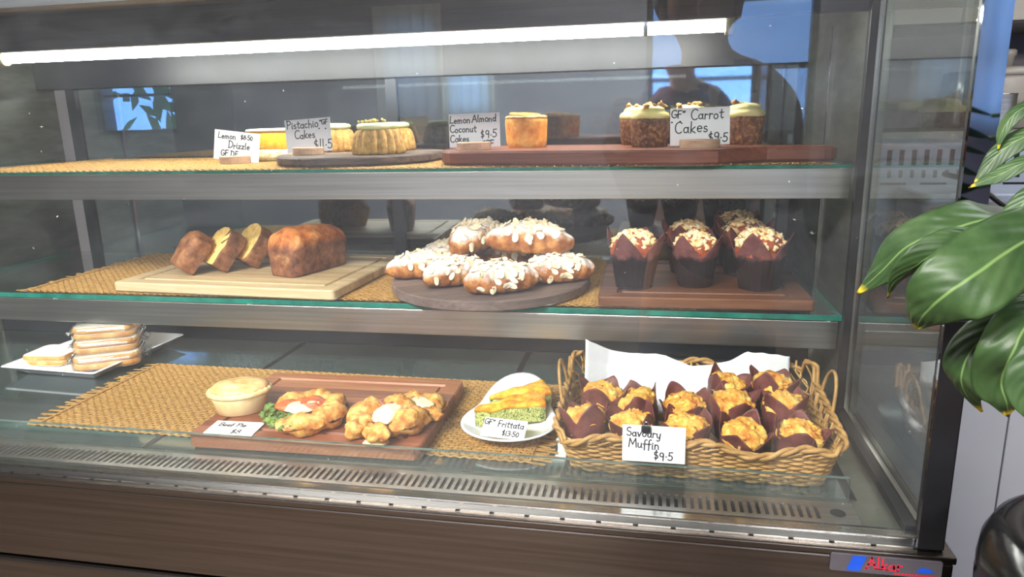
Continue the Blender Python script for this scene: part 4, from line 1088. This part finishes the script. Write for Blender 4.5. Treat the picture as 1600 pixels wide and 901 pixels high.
m = M(); pastry_ring(m, .0, .004, 0, 1, 2, 2, 4)
m = M().lathe([(.026, .0005), (.036, .003), (.033, .010), (.020, .0125), (.004, .013)], 36); noisy(m, 0, .004, 60, 5)
ob('pastry_base', m, 'baked_pastry', t)
m = M(); lumps(m, 70, lambda r: (lambda a, q: (q * cos(a) - .002, q * sin(a), .009 + r.uniform(0, .008)))(r.uniform(1.6, 4.3), r.uniform(.012, .044)), .003, .0065, 4, 1.1, 8, 6, .6)
ob('spinach_filling', m, 'spinach', t)
for q, (x, y, a) in enumerate(((-.012, .008, 20), (.010, .012, -15), (.012, -.004, 30))):
    m = M().lathe([(.0005, 0), (.0145, 0), (.0165, .0015), (.0145, .003), (.0005, .0032)], 22, lambda th, q2, r, z: (1 + .06 * sin(3 * th), .0012 * sin(2 * th)))
    ob('tomato_slice', m, 'tomato', t, (x * 1.1, y - .001, .0170 + q * .0012), (R(a * .6), R(8), R(a)))
m = M().ball((.000, -.006, .0205), .0180, 18, 10, .35, 3, (1.25, .8, .22), Euler((.1, .05, .5)).to_matrix()); noisy(m, 0, .0012, 90, 2)
ob('melted_cheese', m, 'cheese', t)
def ham_pastry(label, loc, rz, seed, s=1., tip=True):
    t = thing('ham_cheese_pastry', label, 'pastry', loc, R(rz), 'savoury pastries'); t.scale = (s,) * 3
    m = M(); pastry_ring(m, .031, .0165, -60, 250, seed, 72, 22, 4)
    ob('pastry_crust', m, 'baked_pastry', t)
    m = M().lathe([(.024, .0005), (.034, .003), (.030, .012), (.018, .015), (.004, .016)], 36); noisy(m, 0, .004, 60, seed)
    ob('pastry_base', m, 'baked_pastry', t)
    m = M()
    for k2, (x, y) in enumerate(((-.024, -.030), (.008, -.040), (.034, .010), (-.030, .026))):
        m2 = M().ball((x, y, .012), .0165, 22, 14, .5, seed + k2, (1.25, .85, .72), Euler((0, 0, math.atan2(y, x) + .7)).to_matrix()); noisy(m2, 0, .0012, 75, seed + k2)
        m.add([(p[0], p[1], max(.0004, p[2])) for p in m2.v], m2.f)
    ob('pastry_fold', m, 'baked_pastry', t)
    m = M(); lumps(m, 16, lambda r: (r.gauss(-.008, .010), r.gauss(.016, .008), .020 + r.uniform(0, .005)), .004, .007, seed + 8, 1., 8, 6, .45); ob('ham_pieces', m, 'ham', t)
    m = M().ball((.004, -.004, .0215), .0235, 20, 10, .4, seed + 3, (.8, 1.25, .30)); noisy(m, 0, .002, 90, seed)
    ob('melted_cheese', m, 'cheese', t)
    m = M(); lumps(m, 7, lambda r: (r.gauss(-.030, .004), r.gauss(-.006, .014), .013 + r.uniform(0, .004)), .006, .009, seed + 5, .8, 9, 7, .7); ob('egg_filling', m, 'egg', t)
    if tip:
        m = M().lathe([(.001, 0), (.011, .0002), (.0135, .0012), (.010, .003), (.001, .004)], 24, lambda th, q, r, z: (1 + .15 * sin(2 * th + 1), 0)); noisy(m, 0, .0008, 90, 2)
        ob('cheese_drip', m, 'cheese', t, (.008, -.0440, .0015))
    return t
ham_pastry('nearer golden ham and cheese pastry with a cheese drip at the board edge', (-.322, .787, RB), -8, 3, 1.0)
ham_pastry('smaller ham and cheese pastry tucked behind the nearer one', (-.296, .836, RB), 40, 9, .74, False)

# ------------------------------------------------------------------ frittata on the teardrop plate
def tear(i, n=72):
    out = []
    for q in range(n):
        a = 2 * PI * q / n
        r = .066 + .066 * max(0, cos(a)) ** 5 * .95
        x = r * cos(a); y = .94 * r * sin(a) * (1 - .10 * cos(a))
        L = math.hypot(x, y); k2 = (L - i) / L
        out.append((x * k2, y * k2))
    return out
m = M()
rr = [[(x, y, z + max(0, x - .05) * .20) for x, y in tear(i)] for i, z in ((.030, 0), (.027, .002), (.006, .0125), (.0, .0155), (.0008, .0170), (.004, .0165), (.020, .0065), (.030, .005), (.045, .0048))]
m.rings(rr)
PX, PY, PA = -.176, .842, 92
pl2 = tag(ob('teardrop_plate', m, 'ceramic', None, (PX, PY, DK + .0028), (0, 0, R(PA))), 'white teardrop shaped plate with frittata, beside the wicker basket', 'plate')
def wedge(label, loc, rz, L, W_, H, seed, rx=0):
    t = thing('frittata_slice', label, 'frittata', loc, 0, 'frittata slices'); t.rotation_euler = (R(rx), 0, R(rz))
    def out(i): 
        pts = [(0, 0), (L, -W_ * .12), (L * 1.05, W_ * .4), (L * .98, W_ * .9)]
        dense = []
        for q in range(4):
            a, b = pts[q], pts[(q + 1) % 4]
            for k2 in range(8): dense.append((a[0] + (b[0] - a[0]) * k2 / 8, a[1] + (b[1] - a[1]) * k2 / 8))
        cx, cy = L * .66, W_ * .3
        return [(cx + (x - cx) * (1 - i), cy + (y - cy) * (1 - i)) for x, y in dense]
    m = M().rings([[(x, y, z) for x, y in out(i)] for i, z in ((.02, 0), (0, .001), (0, H * .35), (.0, H * .7), (.015, H * .95))]); noisy(m, 0, .0010, 100, seed)
    ob('herb_filling', m, 'frittata_side', t)
    m = M().rings([[(x, y, H * .90 + z + .0030 * fbm((x, y, z), 55, seed) + .002 * fbm((x, y, 0), 120, seed + 1)) for x, y in out(i)] for i, z in ((-.01, -.002), (-.012, .001), (.01, .0045), (.12, .0062), (.3, .0068), (.6, .007), (.9, .007))])
    ob('baked_topping', m, 'frittata_top', t)
    return t
wedge('nearer frittata wedge with orange cheese top on the teardrop plate', (-.2180, .826, DK + .0125), 22, .092, .040, .024, 2)
wedge('frittata wedge at the back of the teardrop plate', (-.2080, .868, DK + .0125), 24, .084, .040, .024, 6)

# ------------------------------------------------------------------ wicker basket with savoury muffins
BX0, BX1, BY0, BY1 = -.088, .190, .752, .930     # base
bcx, bcy = (BX0 + BX1) / 2, (BY0 + BY1) / 2
bas = thing('wicker_basket', 'oblong wicker basket with looped handles, filled with savoury muffins', 'basket', (bcx, bcy, DK + .0004), 0)
BW, BD, BH = BX1 - BX0, BY1 - BY0, .050
NP = 280
def bpath(t, flare):
    pts = bpath.c.get(flare)
    if pts is None:
        raw = rrect(BW + 2 * flare, BD + 2 * flare, .022 + flare * .6, 10)
        raw.append(raw[0]); ac = [0]
        for q in range(1, len(raw)): ac.append(ac[-1] + math.hypot(raw[q][0] - raw[q - 1][0], raw[q][1] - raw[q - 1][1]))
        pts = []
        q = 0
        for s in range(NP):
            d = ac[-1] * s / NP
            while ac[q + 1] < d: q += 1
            f_ = (d - ac[q]) / max(1e-9, ac[q + 1] - ac[q])
            pts.append((raw[q][0] + (raw[q + 1][0] - raw[q][0]) * f_, raw[q][1] + (raw[q + 1][1] - raw[q][1]) * f_))
        bpath.c[flare] = pts
    return pts[t % NP]
bpath.c = {}
def nrm(t, fl):
    a, b = bpath(t - 1, fl), bpath(t + 1, fl); dx, dy = b[0] - a[0], b[1] - a[1]; L = math.hypot(dx, dy) or 1
    return dy / L, -dx / L
NST = 70
m = M(); rows = 13
rnd = random.Random(5)
def rim_h(t):          # height of the wavy rim around the path
    x, y = bpath(t, 0.)
    side = 1 if abs(x) > BW / 2 - .012 else 0
    back = 1 if y > BD / 2 - .02 else 0
    wav = .0065 * sin(x * 2 * PI / .092 + .9) if not side else .004
    return BH - .004 + wav + .020 * back + (.010 if side else 0) * (y + BD / 2) / BD
for q in range(rows):
    h = .0025 + q * .0032; fl = round(.016 * (h / BH), 4)
    path = []
    for s in range(NP):
        x, y = bpath(s, fl); nx_, ny_ = nrm(s, fl)
        o = .0016 * cos(PI * (s * NST / NP) + PI * q)
        path.append((x + nx_ * o, y + ny_ * o, h + .0006 * noise.noise((x * 60, y * 60, q))))
    m.tube(path, .00185, 5, True)
ob('woven_wall', m, 'wicker', bas, label='dense woven lower wall of the basket')
m = M()
for q in range(NST):
    s = int(q * NP / NST)
    pts = []
    for k2 in range(6):
        h = k2 / 5 * (rim_h(s) - .001); fl = round(.016 * min(1, h / BH), 4)
        x, y = bpath(s + (6 if k2 >= 4 else 0) * (1 if q % 2 else 0), fl); pts.append((x, y, h + .0005))
    m.tube(pts, .0016, 5)
    # open crossing bars under the rim
    s2 = s + 7; a = rim_h(s); pts = []
    for k2 in range(4):
        ss = int(s + (s2 - s) * k2 / 3); h = .042 + (rim_h(ss) - .044) * k2 / 3; x, y = bpath(ss, .0160); nx_, ny_ = nrm(ss, .0160); pts.append((x + nx_ * .0015, y + ny_ * .0015, h))
    m.tube(pts, .0013, 5)
ob('stake_lattice', m, 'wicker', bas)
m = M()
for off, r in ((0, .0026), (PI, .0026)):
    path = []
    for s in range(NP):
        x, y = bpath(s, .0170); nx_, ny_ = nrm(s, .0170); o = .0022 * cos(s * .55 + off)
        path.append((x + nx_ * (o + .001), y + ny_ * (o + .001), rim_h(s) + .0022 * sin(s * .55 + off)))
    m.tube(path, r, 6, True)
ob('braided_rim', m, 'wicker', bas)
m = M().box(-BW / 2 + .004, BW / 2 - .004, -BD / 2 + .004, BD / 2 - .004, .0005, .004)
ob('basket_base', m, 'wicker', bas, smooth=False)
for sx in (-1, 1):
    pts = []
    for q in range(21):
        a = PI * q / 20
        pts.append((sx * (BW / 2 + .017 + .007 * sin(a)), .014 + .030 * cos(a), BH - .006 + .052 * sin(a) ** .8))
    m = M().tube(pts, .0021, 7)
    ob('handle', m, 'wicker', bas)
# napkin draped over the back of the basket
m = M()
def nap(u, v):
    x = -.135 + .262 * u; a = v
    y = .058 + .034 * min(1, a * 1.4) ** .7
    z = .012 + .076 * a + .009 * sin(u * 7 + 1) * a * a + .006 * noise.noise((u * 5, a * 4, 2)) * a - (.010 * abs(sin(u * PI * 2.5)) * a ** 3)
    if u < .12: z += (.12 - u) * .12 * a; y -= (.12 - u) * .35 * (1 - a * .3)
    return (x, y + .004 * sin(u * 16 + a * 3) * a, z + .003 * noise.noise((u * 16, a * 9, 5)))
m.grid(nap, 70, 26)
tag(ob('paper_napkin', m, 'napkin', None, (bcx, bcy, DK + .0004), solid=.0006), 'white paper napkin lining the back of the wicker basket', 'napkin')
gs = 'savoury muffins in brown paper'
SV = [('front row muffin at the basket end beside the frittata plate', -.070, .786, .008, 0), ('second muffin in the front row, behind the clip of the card', -.012, .785, .008, 1), ('third muffin in the front row, beside the savoury card', .045, .784, .008, 2),
      ('fourth muffin in the front row of the basket', .100, .783, .008, 0), ('last muffin of the front row at the far basket end', .158, .783, .008, 1),
      ('back row muffin next to the looped handle on the plate side', -.062, .832, .020, 2), ('second muffin in the back row, half hidden by the front row', -.005, .832, .018, 0), ('third muffin in the back row against the napkin', .045, .830, .017, 1),
      ('large golden muffin in the middle of the basket, raised above its neighbours', .094, .832, .020, 2), ('rearmost muffin against the napkin with a tall paper peak', .088, .876, .026, 0), ('rear muffin at the corner by the far handle', .146, .876, .028, 1), ('muffin tipped in its paper by the far basket end', .158, .832, .018, 2)]
ps = []
for q, (lb, x, y, dz, v) in enumerate(SV):
    rot = (R(-14 + 4 * (q % 3)), R(((q * 37) % 17) - 8), R((q * 71) % 360))
    loc = (x, y, DK + dz); lb = 'savoury muffin: ' + lb
    if q < 3: ps.append(build_muffin('savoury', 30 + q * 7, lb, gs, loc, rot, .95))
    else: dup(ps[v], loc, rot, lb, .93 + .02 * (q % 3))
# ------------------------------------------------------------------ plant in front of the cabinet end
def catmull(P, n):
    P = [Vector(p) for p in P]; P = [P[0] * 2 - P[1]] + P + [P[-1] * 2 - P[-2]]; out = []
    segs = len(P) - 3
    for q in range(n + 1):
        t = q / n * segs; k2 = min(int(t), segs - 1); f_ = t - k2
        a, b, c, d = P[k2:k2 + 4]
        out.append(.5 * ((2 * b) + (c - a) * f_ + (2 * a - 5 * b + 4 * c - d) * f_ * f_ + (3 * b - a - 3 * c + d) * f_ ** 3))
    return out
plant = thing('potted_plant', 'broad leaved green plant in a terracotta pot in front of the cabinet end', 'plant', (.382, .600, .900), 0)
PL = Vector(plant.location)
m = M().lathe([(.044, 0), (.047, .002), (.058, .085), (.058, .090), (.064, .090), (.065, .112), (.062, .114), (.058, .112), (.056, .098), (.02, .096)], 48, cap1=True)
ob('pot', m, 'terracotta', plant)
m = M().lathe([(.056, .095), (.03, .101), (.002, .103)], 24); noisy(m, 0, .003, 80, 2)
ob('soil', m, 'soil', plant)
def leaf(pts, W_, N0, fold=.25, seed=0, wav=.06, N1=None, peak=.42, stem=True):
    NU, NV = 46, 16
    C = catmull(pts, NU); N0 = Vector(N0).normalized(); N1 = Vector(N1).normalized() if N1 else N0
    def f(u, v):
        q = int(round(u * NU)); p = C[q]; t = (C[min(q + 1, NU)] - C[max(q - 1, 0)]).normalized()
        n = (N0 * (1 - u) + N1 * u); n = (n - t * n.dot(t)).normalized(); s_ = t.cross(n)
        x = u ** (math.log(.5) / math.log(peak))
        wd = W_ * max(.012, sin(PI * min(.995, x))) ** .72 * (1 - .35 * max(0, u - .75) / .25)
        a = v * 2 - 1
        off = -fold * wd * abs(a) ** 1.4 + wav * W_ * sin(u * 15 + seed + a * 2) * a * a + .05 * W_ * sin(abs(a) * 9 - u * 46) * abs(a) * (1 - abs(a)) * 1.6
        return tuple(p + s_ * (a * wd) + n * off - PL)
    m = M().grid(f, NU, NV, uv=True)
    o = ob('leaf', m, 'leaf_green', plant, solid=.0006)
    if stem:
        b = C[0]; base = Vector((.359 + .02 * sin(seed * 2.3), .546 + .02 * cos(seed * 1.7), .990))
        midp = b + (C[0] - C[2]).normalized() * .05 + Vector((.015, 0, .01))
        m = M().tube([tuple(v - PL) for v in catmull([base, base + Vector((0, 0, .07)) + (b - base) * .25, midp, b], 18)], .0020, 7)
        ob('stalk', m, 'stem_green', plant)
leaf([[.292, .605, 1.208], [.262, .585, 1.217], [.234, .56, 1.221], [.204, .55, 1.214], [.183, .56, 1.201], [.169, .57, 1.179], [.156, .58, 1.159]], .0215, (-.15, -.72, .68), .18, 1, .05, (-.55, -.75, .25), .40)
leaf([[.222, .545, 1.214], [.204, .535, 1.208], [.186, .535, 1.196], [.175, .545, 1.180], [.171, .555, 1.163]], .0125, (.2, -.8, .5), .3, 5, .05, (.5, -.8, 0), .4, stem=False)
leaf([[.300, .56, 1.224], [.264, .53, 1.222], [.226, .50, 1.212], [.197, .48, 1.198], [.180, .48, 1.183], [.175, .495, 1.166], [.177, .510, 1.153]], .0255, (-.10, -.90, .42), .16, 2, .05, (-.35, -.93, .1), .46)
leaf([[.290, .57, 1.160], [.263, .55, 1.163], [.236, .53, 1.152], [.221, .53, 1.132], [.217, .53, 1.112], [.227, .54, 1.094], [.242, .55, 1.079]], .0165, (-.45, -.75, .5), .25, 3, .06, (-.8, -.55, -.1), .5)
leaf([[.292, .54, 1.156], [.265, .52, 1.163], [.240, .50, 1.162], [.228, .49, 1.143], [.229, .50, 1.121], [.234, .50, 1.106], [.241, .51, 1.093]], .0190, (-.25, -.85, .45), .25, 4, .06, (-.3, -.95, 0), .5)
leaf([[.285, .50, 1.140], [.264, .475, 1.158], [.246, .47, 1.152], [.234, .47, 1.137], [.232, .47, 1.120], [.236, .47, 1.106]], .0160, (-.1, -.9, .4), .25, 6, .05, (0, -1, 0), .5)
leaf([[.300, .57, 1.290], [.264, .56, 1.303], [.246, .56, 1.297], [.238, .56, 1.289], [.234, .56, 1.279], [.2335, .56, 1.269]], .0055, (-.4, -.7, .6), .2, 7, .04, (-.8, -.6, .1), .45)
leaf([[.300, .57, 1.270], [.267, .56, 1.282], [.248, .56, 1.277], [.236, .56, 1.268], [.228, .56, 1.257], [.221, .56, 1.246]], .0080, (-.3, -.75, .6), .2, 8, .04, (-.5, -.8, .3), .42)
leaf([[.300, .57, 1.255], [.268, .55, 1.266], [.247, .55, 1.261], [.233, .55, 1.253], [.224, .55, 1.249], [.214, .55, 1.244]], .0058, (-.2, -.85, .5), .2, 9, .04, None, .42)
leaf([[.300, .56, 1.235], [.268, .54, 1.247], [.251, .54, 1.240], [.242, .54, 1.230], [.237, .54, 1.222], [.235, .54, 1.215]], .0085, (-.4, -.8, .4), .2, 10, .04, None, .45)
m = M().lathe([(.080, .0), (.095, .004), (.112, .900), (.1135, .930), (.1125, .936), (.1135, .942), (.112, .958), (.106, .972), (.096, .980), (.085, .981), (.078, .974), (.076, .900), (.074, .890), (.002, .888)], 72)
tag(ob('planter', m, 'gloss_black', None, (.371, .540, 0)), 'tall glossy black planter holding the terracotta pot beside the cabinet', 'planter')
plant.location = (.359, .546, .8930)
PLs = Vector(plant.location) - PL
for ch in plant.children:
    if ch.name.split('.')[0] in ('leaf', 'stalk'): ch.location = -PLs

# ------------------------------------------------------------------ kitchen bench behind the cabinet end
bench = thing('kitchen_bench', 'long grey kitchen bench with plain cupboard fronts behind the cabinet', 'bench', (.95, 1.75, 0))
bp = lambda n, mb, mt_, **kw: ob(n, mb, mt_, bench, world=True, smooth=False, **kw)
bp('worktop', M().box(.34, 2.2, 1.44, 2.44, .848, .878), 'bench_steel', bevel=.002)
bp('carcass', M().box(.36, 2.2, 1.476, 2.40, .05, .848), 'dark_metal')
for a, b in ((.36, .688), (.691, 1.20), (1.203, 1.70), (1.703, 2.2)):
    bp('cupboard_door', M().box(a, b, 1.456, 1.474, .10, .845), 'cabinet_grey', bevel=.0015)
tray = thing('wooden_tray', 'orange brown wooden tray with an oval hand hole on the kitchen bench', 'tray', (.70, 1.62, .879))
def op(n, mb, mt_, **kw): return ob(n, mb, mt_, tray, **kw)
w2, h2, d2 = .190, .066, .160
def rectloop(n, hw, h0, h1):
    out = []
    for q in range(n):
        a = 2 * PI * q / n; c, s_ = cos(a), sin(a); k2 = 1 / max(abs(c), abs(s_))
        out.append((c * k2 * hw, (h0 + h1) / 2 + s_ * k2 * (h1 - h0) / 2))
    return out
rl = rectloop(48, w2, 0, h2)
el = [(-.055 + .030 * cos(2 * PI * q / 48), .036 + .013 * sin(2 * PI * q / 48)) for q in range(48)]
for yy in (-d2,):
    m = M()
    m.rings([[(x, yy, z) for x, z in rl], [(x, yy, z) for x, z in el], [(x, yy + .012, z) for x, z in el], [(x, yy + .012, z) for x, z in rl], [(x, yy, z) for x, z in rl]], cap0=False, cap1=False)
    op('front_board', m, 'tray_wood', smooth=False)
op('end_board', M().box(-w2, -w2 + .012, -d2 + .012, d2, 0, h2), 'tray_wood', smooth=False); op('end_board', M().box(w2 - .012, w2, -d2 + .012, d2, 0, h2), 'tray_wood', smooth=False)
op('back_board', M().box(-w2 + .012, w2 - .012, d2 - .012, d2, 0, h2), 'tray_wood', smooth=False)
op('tray_base', M().box(-w2 + .012, w2 - .012, -d2 + .012, d2 - .012, 0, .008), 'tray_wood', smooth=False)
# tin with raised diamond pattern
tin = thing('patterned_tin', 'tin with a red, white and grey diamond pattern standing in the wooden tray', 'tin', (.696, 1.652, .8875))
m = M().rings([[(x, y, z) for x, y in rrect(  .330 - 2 * i, .180 - 2 * i, .02, 6)] for i, z in ((.004, 0), (0, .004), (0, .225))])
ob('tin_body', m, 'tile_grey', tin, smooth=False)
m = M().rings([[(x, y, z) for x, y in rrect(.334 - 2 * i, .186 - 2 * i, .022, 6)] for i, z in ((.002, .222), (0, .226), (0, .238), (.003, .242), (.012, .242))])
ob('tin_lid', m, 'machine_grey', tin, smooth=False)
m = M(); cs = .034
for i in range(9):
    for j in range(6):
        x0 = -.153 + i * cs; z0 = .014 + j * cs; y0 = -.0903; c = (x0 + cs / 2, y0 - .006, z0 + cs / 2)
        q = [(x0, y0, z0), (x0 + cs - .003, y0, z0), (x0 + cs - .003, y0, z0 + cs - .003), (x0, y0, z0 + cs - .003)]
        for a, mi in ((0, 1), (1, 2), (2, 0), (3, 0)): m.add([q[a], q[(a + 1) % 4], c], [(0, 1, 2)], mi)
ob('diamond_pattern', m, ['tile_red', 'tile_white', 'tile_grey'], tin, smooth=False)
t = tag(ob('red_bowl', M().lathe([(.030, 0), (.034, .002), (.060, .040), (.072, .085), (.0735, .088), (.072, .0895), (.069, .086), (.056, .040), (.028, .010), (.002, .008)], 48), 'red', None, (.742, 1.495, .8875)), 'glossy red bowl in the wooden tray in front of the patterned tin', 'bowl')
t.location = (.715, 1.513, .8876); t.scale = (.53, .53, 1.9)
# vented machine
mc = thing('vented_machine', 'blue grey metal machine with rows of vent slots behind the tin', 'appliance', (.80, 1.95, .879))
ob('casing', M().box(-.330, .30, -.16, .16, .010, .338), 'machine_grey', mc, smooth=False, bevel=.008)
ob('foot', M().box(-.30, -.26, -.12, -.08, 0, .010), 'black', mc, smooth=False); ob('foot', M().box(.24, .28, -.12, -.08, 0, .010), 'black', mc, smooth=False)
m = M()
for q in range(20): m.box(-.280 + q * .026, -.270 + q * .026, -.1612, -.158, .290, .325)
for q in range(20): m.box(-.276 + q * .024, -.268 + q * .024, -.1612, -.158, .262, .279)
for q in range(6): m.box(-.290 + q * .085, -.235 + q * .085, -.1612, -.158, .246, .251)
ob('vent_slots', m, 'black', mc, smooth=False)
tag(ob('power_cable', M().tube(catmull([(.575, 1.60, 1.165), (.600, 1.53, 1.155), (.640, 1.49, 1.118), (.690, 1.44, 1.075), (.730, 1.428, 1.0), (.75, 1.428, .95), (.80, 1.432, .8835)], 40), .0055, 8), 'black'), 'black power cable hanging across the patterned tin', 'cable')
sh = thing('wall_shelf', 'grey shelf on the kitchen wall above the vented machine', 'shelf', (1.1, 2.28, 1.222))
ob('board', M().box(-.75, .9, -.20, .218, -.012, .012), 'bench_steel', sh, smooth=False)
for x in (-.5, .5): ob('bracket', M().box(x - .01, x + .01, -.14, .218, -.10, -.012), 'dark_metal', sh, smooth=False)
t = thing('steel_pot', 'steel pot on the kitchen shelf beside the cream canister', 'pot', (.868, 2.14, 1.2342))
ob('pot_body', M().lathe([(.046, 0), (.050, .003), (.050, .088), (.052, .090), (.050, .092), (.047, .088), (.046, .01), (.002, .008)], 40), 'steel', t)
t = thing('canister', 'large cream canister with a knob lid on the kitchen shelf', 'canister', (.945, 2.27, 1.2342))
ob('canister_body', M().lathe([(.074, 0), (.080, .004), (.082, .13), (.080, .14)], 48), 'cream_plastic', t)
l_ = ob('lid', M().lathe([(.084, .140), (.084, .152), (.070, .162), (.02, .165)], 48), 'cream_plastic', t)
ob('knob', M().lathe([(.012, .164), (.012, .190), (.016, .194), (.016, .206), (.010, .210)], 24), 'cream_plastic', l_)
t = thing('black_kettle', 'dark jug behind the steel pot on the kitchen shelf', 'jug', (.880, 2.40, 1.2342))
ob('jug_body', M().lathe([(.055, 0), (.058, .004), (.050, .15), (.046, .158), (.002, .160)], 36), 'gloss_black', t)
uc = thing('wall_cupboard', 'pale cupboard fixed high on the kitchen wall', 'cupboard', (1.2, 2.32, 1.502))
ob('cupboard_box', M().box(-.85, .95, -.16, .178, 0, .70), 'cream_plastic', uc, smooth=False, bevel=.002)
for a, b in ((-.85, -.252), (-.248, .348), (.352, .95)): ob('door', M().box(a, b, -.178, -.162, .004, .696), 'cream_plastic', uc, smooth=False, bevel=.002)

# ------------------------------------------------------------------ the photographer, seen mirrored in the glass
def skinned(name, chains, mtl, parent, sub=2, root=0, label=None):
    vs, es, rs, ix = [], [], [], {}
    for ch in chains:
        prev = None
        for (p, r) in ch:
            key = tuple(round(c, 4) for c in p)
            if key not in ix: ix[key] = len(vs); vs.append(p); rs.append(r)
            if prev is not None and prev != ix[key]: es.append((prev, ix[key]))
            prev = ix[key]
    me = bpy.data.meshes.new(name); me.from_pydata(vs, es, []); me.materials.append(MT[mtl])
    o = link(name, me, parent)
    md = o.modifiers.new('skin', 'SKIN'); md.use_smooth_shade = True
    for q, d in enumerate(me.skin_vertices[0].data):
        r = rs[q]; d.radius = r if isinstance(r, tuple) else (r, r); d.use_root = (q == root)
    s_ = o.modifiers.new('subdivision', 'SUBSURF'); s_.levels = sub; s_.render_levels = sub
    return o
px_, py_ = .135, -.42
per = thing('person', 'person in a maroon shirt taking the photo, mirrored in the cabinet glass', 'person', (px_, py_, 0))
def hand(wr, sgn, tips):
    """palm chain and five finger chains; wr = wrist, fingers close round the phone's end"""
    out = []
    for b, pts in tips: out.append([(wr, .021), (b, .015)] + [(p, r) for p, r in pts])
    return out
ch = [[((0, 0, .90), (.145, .105)), ((0, 0, 1.05), (.13, .10)), ((0, 0, 1.20), (.150, .105)), ((0, 0, 1.33), (.11, .085)), ((-.02, .02, 1.405), .052), ((-.035, .045, 1.45), .050), ((-.045, .060, 1.51), (.074, .088)), ((-.045, .060, 1.565), (.070, .084)), ((-.045, .055, 1.60), (.045, .05))]]
for s_ in (-1, 1):
    ch.append([((0, 0, .90), (.145, .105)), ((s_ * .09, 0, .84), (.085, .09)), ((s_ * .10, .02, .48), (.055, .058)), ((s_ * .10, -.01, .10), (.036, .04)), ((s_ * .11, .04, .035), (.036, .03)), ((s_ * .115, .13, .025), (.034, .022))])
    hx = -.175 if s_ < 0 else .015
    wr = (hx + s_ * .035, .375, .905 + .36)
    ch.append([((0, 0, 1.33), (.11, .085)), ((s_ * .10, 0, 1.345), .055), ((s_ * .135, .01, 1.31), .045), ((s_ * .150, .09, 1.10), .036), ((s_ * .11 + hx * .4, .25, 1.18), .030), (wr, .024)])
    pc = (hx + s_ * .020, .405, 1.285)
    ch.append([(wr, .024), (pc, .024)])
    for k2 in range(4):   # fingers wrap the far side of the phone's end
        z = 1.318 - k2 * .019; L = (.95, 1.05, 1.0, .82)[k2]
        ch.append([(pc, .024), ((hx + s_ * .030, .412, z), .0092), ((hx + s_ * .026, .412 + .022 * L, z + .003), .0085), ((hx + s_ * .006, .430 + .002 * L, z + .002), .0080), ((hx - s_ * .008 * L, .4305, z), .0070)])
    ch.append([(pc, .024), ((hx + s_ * .026, .388, 1.262), .0115), ((hx + s_ * .008, .385, 1.272), .0095), ((hx - s_ * .012, .386, 1.282), .0085)])
body = skinned('body', ch, 'skin', per, 2)
ch = [[((0, 0, .86), (.155, .115)), ((0, 0, 1.05), (.148, .118)), ((0, 0, 1.20), (.145, .118)), ((0, 0, 1.335), (.118, .098)), ((-.015, .012, 1.385), (.068, .064))]]
for s_ in (-1, 1):
    hx = -.175 if s_ < 0 else .015
    ch.append([((0, 0, 1.335), (.118, .098)), ((s_ * .10, 0, 1.345), .066), ((s_ * .135, .01, 1.31), .058), ((s_ * .152, .09, 1.10), .048), ((s_ * .11 + hx * .4, .25, 1.18), .041), ((hx + s_ * .038, .355, 1.255), .033)])
skinned('shirt', ch, 'maroon_cloth', per, 2)
ch = [[((0, 0, .92), (.158, .118)), ((0, 0, .86), (.155, .115))]]
for s_ in (-1, 1): ch.append([((0, 0, .86), (.155, .115)), ((s_ * .092, 0, .80), (.098, .102)), ((s_ * .10, .02, .48), (.070, .072)), ((s_ * .10, -.005, .085), (.058, .06))])
skinned('trousers', ch, 'denim', per, 2)
H = Vector((-.045, .060, 1.525))
m = M().ball(tuple(H + Vector((0, -.012, .022))), .094, 32, 22, .12, 4, (1.0, 1.08, 1.08)); m.v = [(x, min(y, H.y + .055 - max(0, H.z + .05 - z) * .9), max(z, H.z - .075)) for x, y, z in m.v]; noisy(m, 0, .006, 26, 3)
ob('hair', m, 'hair', per)
for s_ in (-1, 1):
    ob('ear', M().ball(tuple(H + Vector((s_ * .081, -.004, -.008))), .022, 12, 8, 0, 0, (.35, .7, 1.2)), 'skin', per)
    ob('eye', M().ball(tuple(H + Vector((s_ * .030, .082, .006))), .010, 12, 8, 0, 0, (1.2, .6, .7)), 'eye', per)
ob('nose', M().ball(tuple(H + Vector((0, .094, -.018))), .015, 14, 10, 0, 0, (.8, 1.0, 1.5)), 'skin', per)
ob('mouth', M().ball(tuple(H + Vector((0, .086, -.052))), .015, 14, 8, 0, 0, (1.4, .5, .35)), 'lip', per)
ph = thing('phone', 'black phone held up in both hands by the person', 'phone', (.055, -.006, 1.30))
ob('phone_body', M().prism(rrect(.160, .074, .008, 4), -.004, .004), 'gloss_black', ph, (0, -.004, 0), (R(90), 0, 0), smooth=False, bevel=.001)
ob('screen', M().box(-.074, .074, -.0088, -.0083, -.033, .033), 'badge_grey', ph, smooth=False)
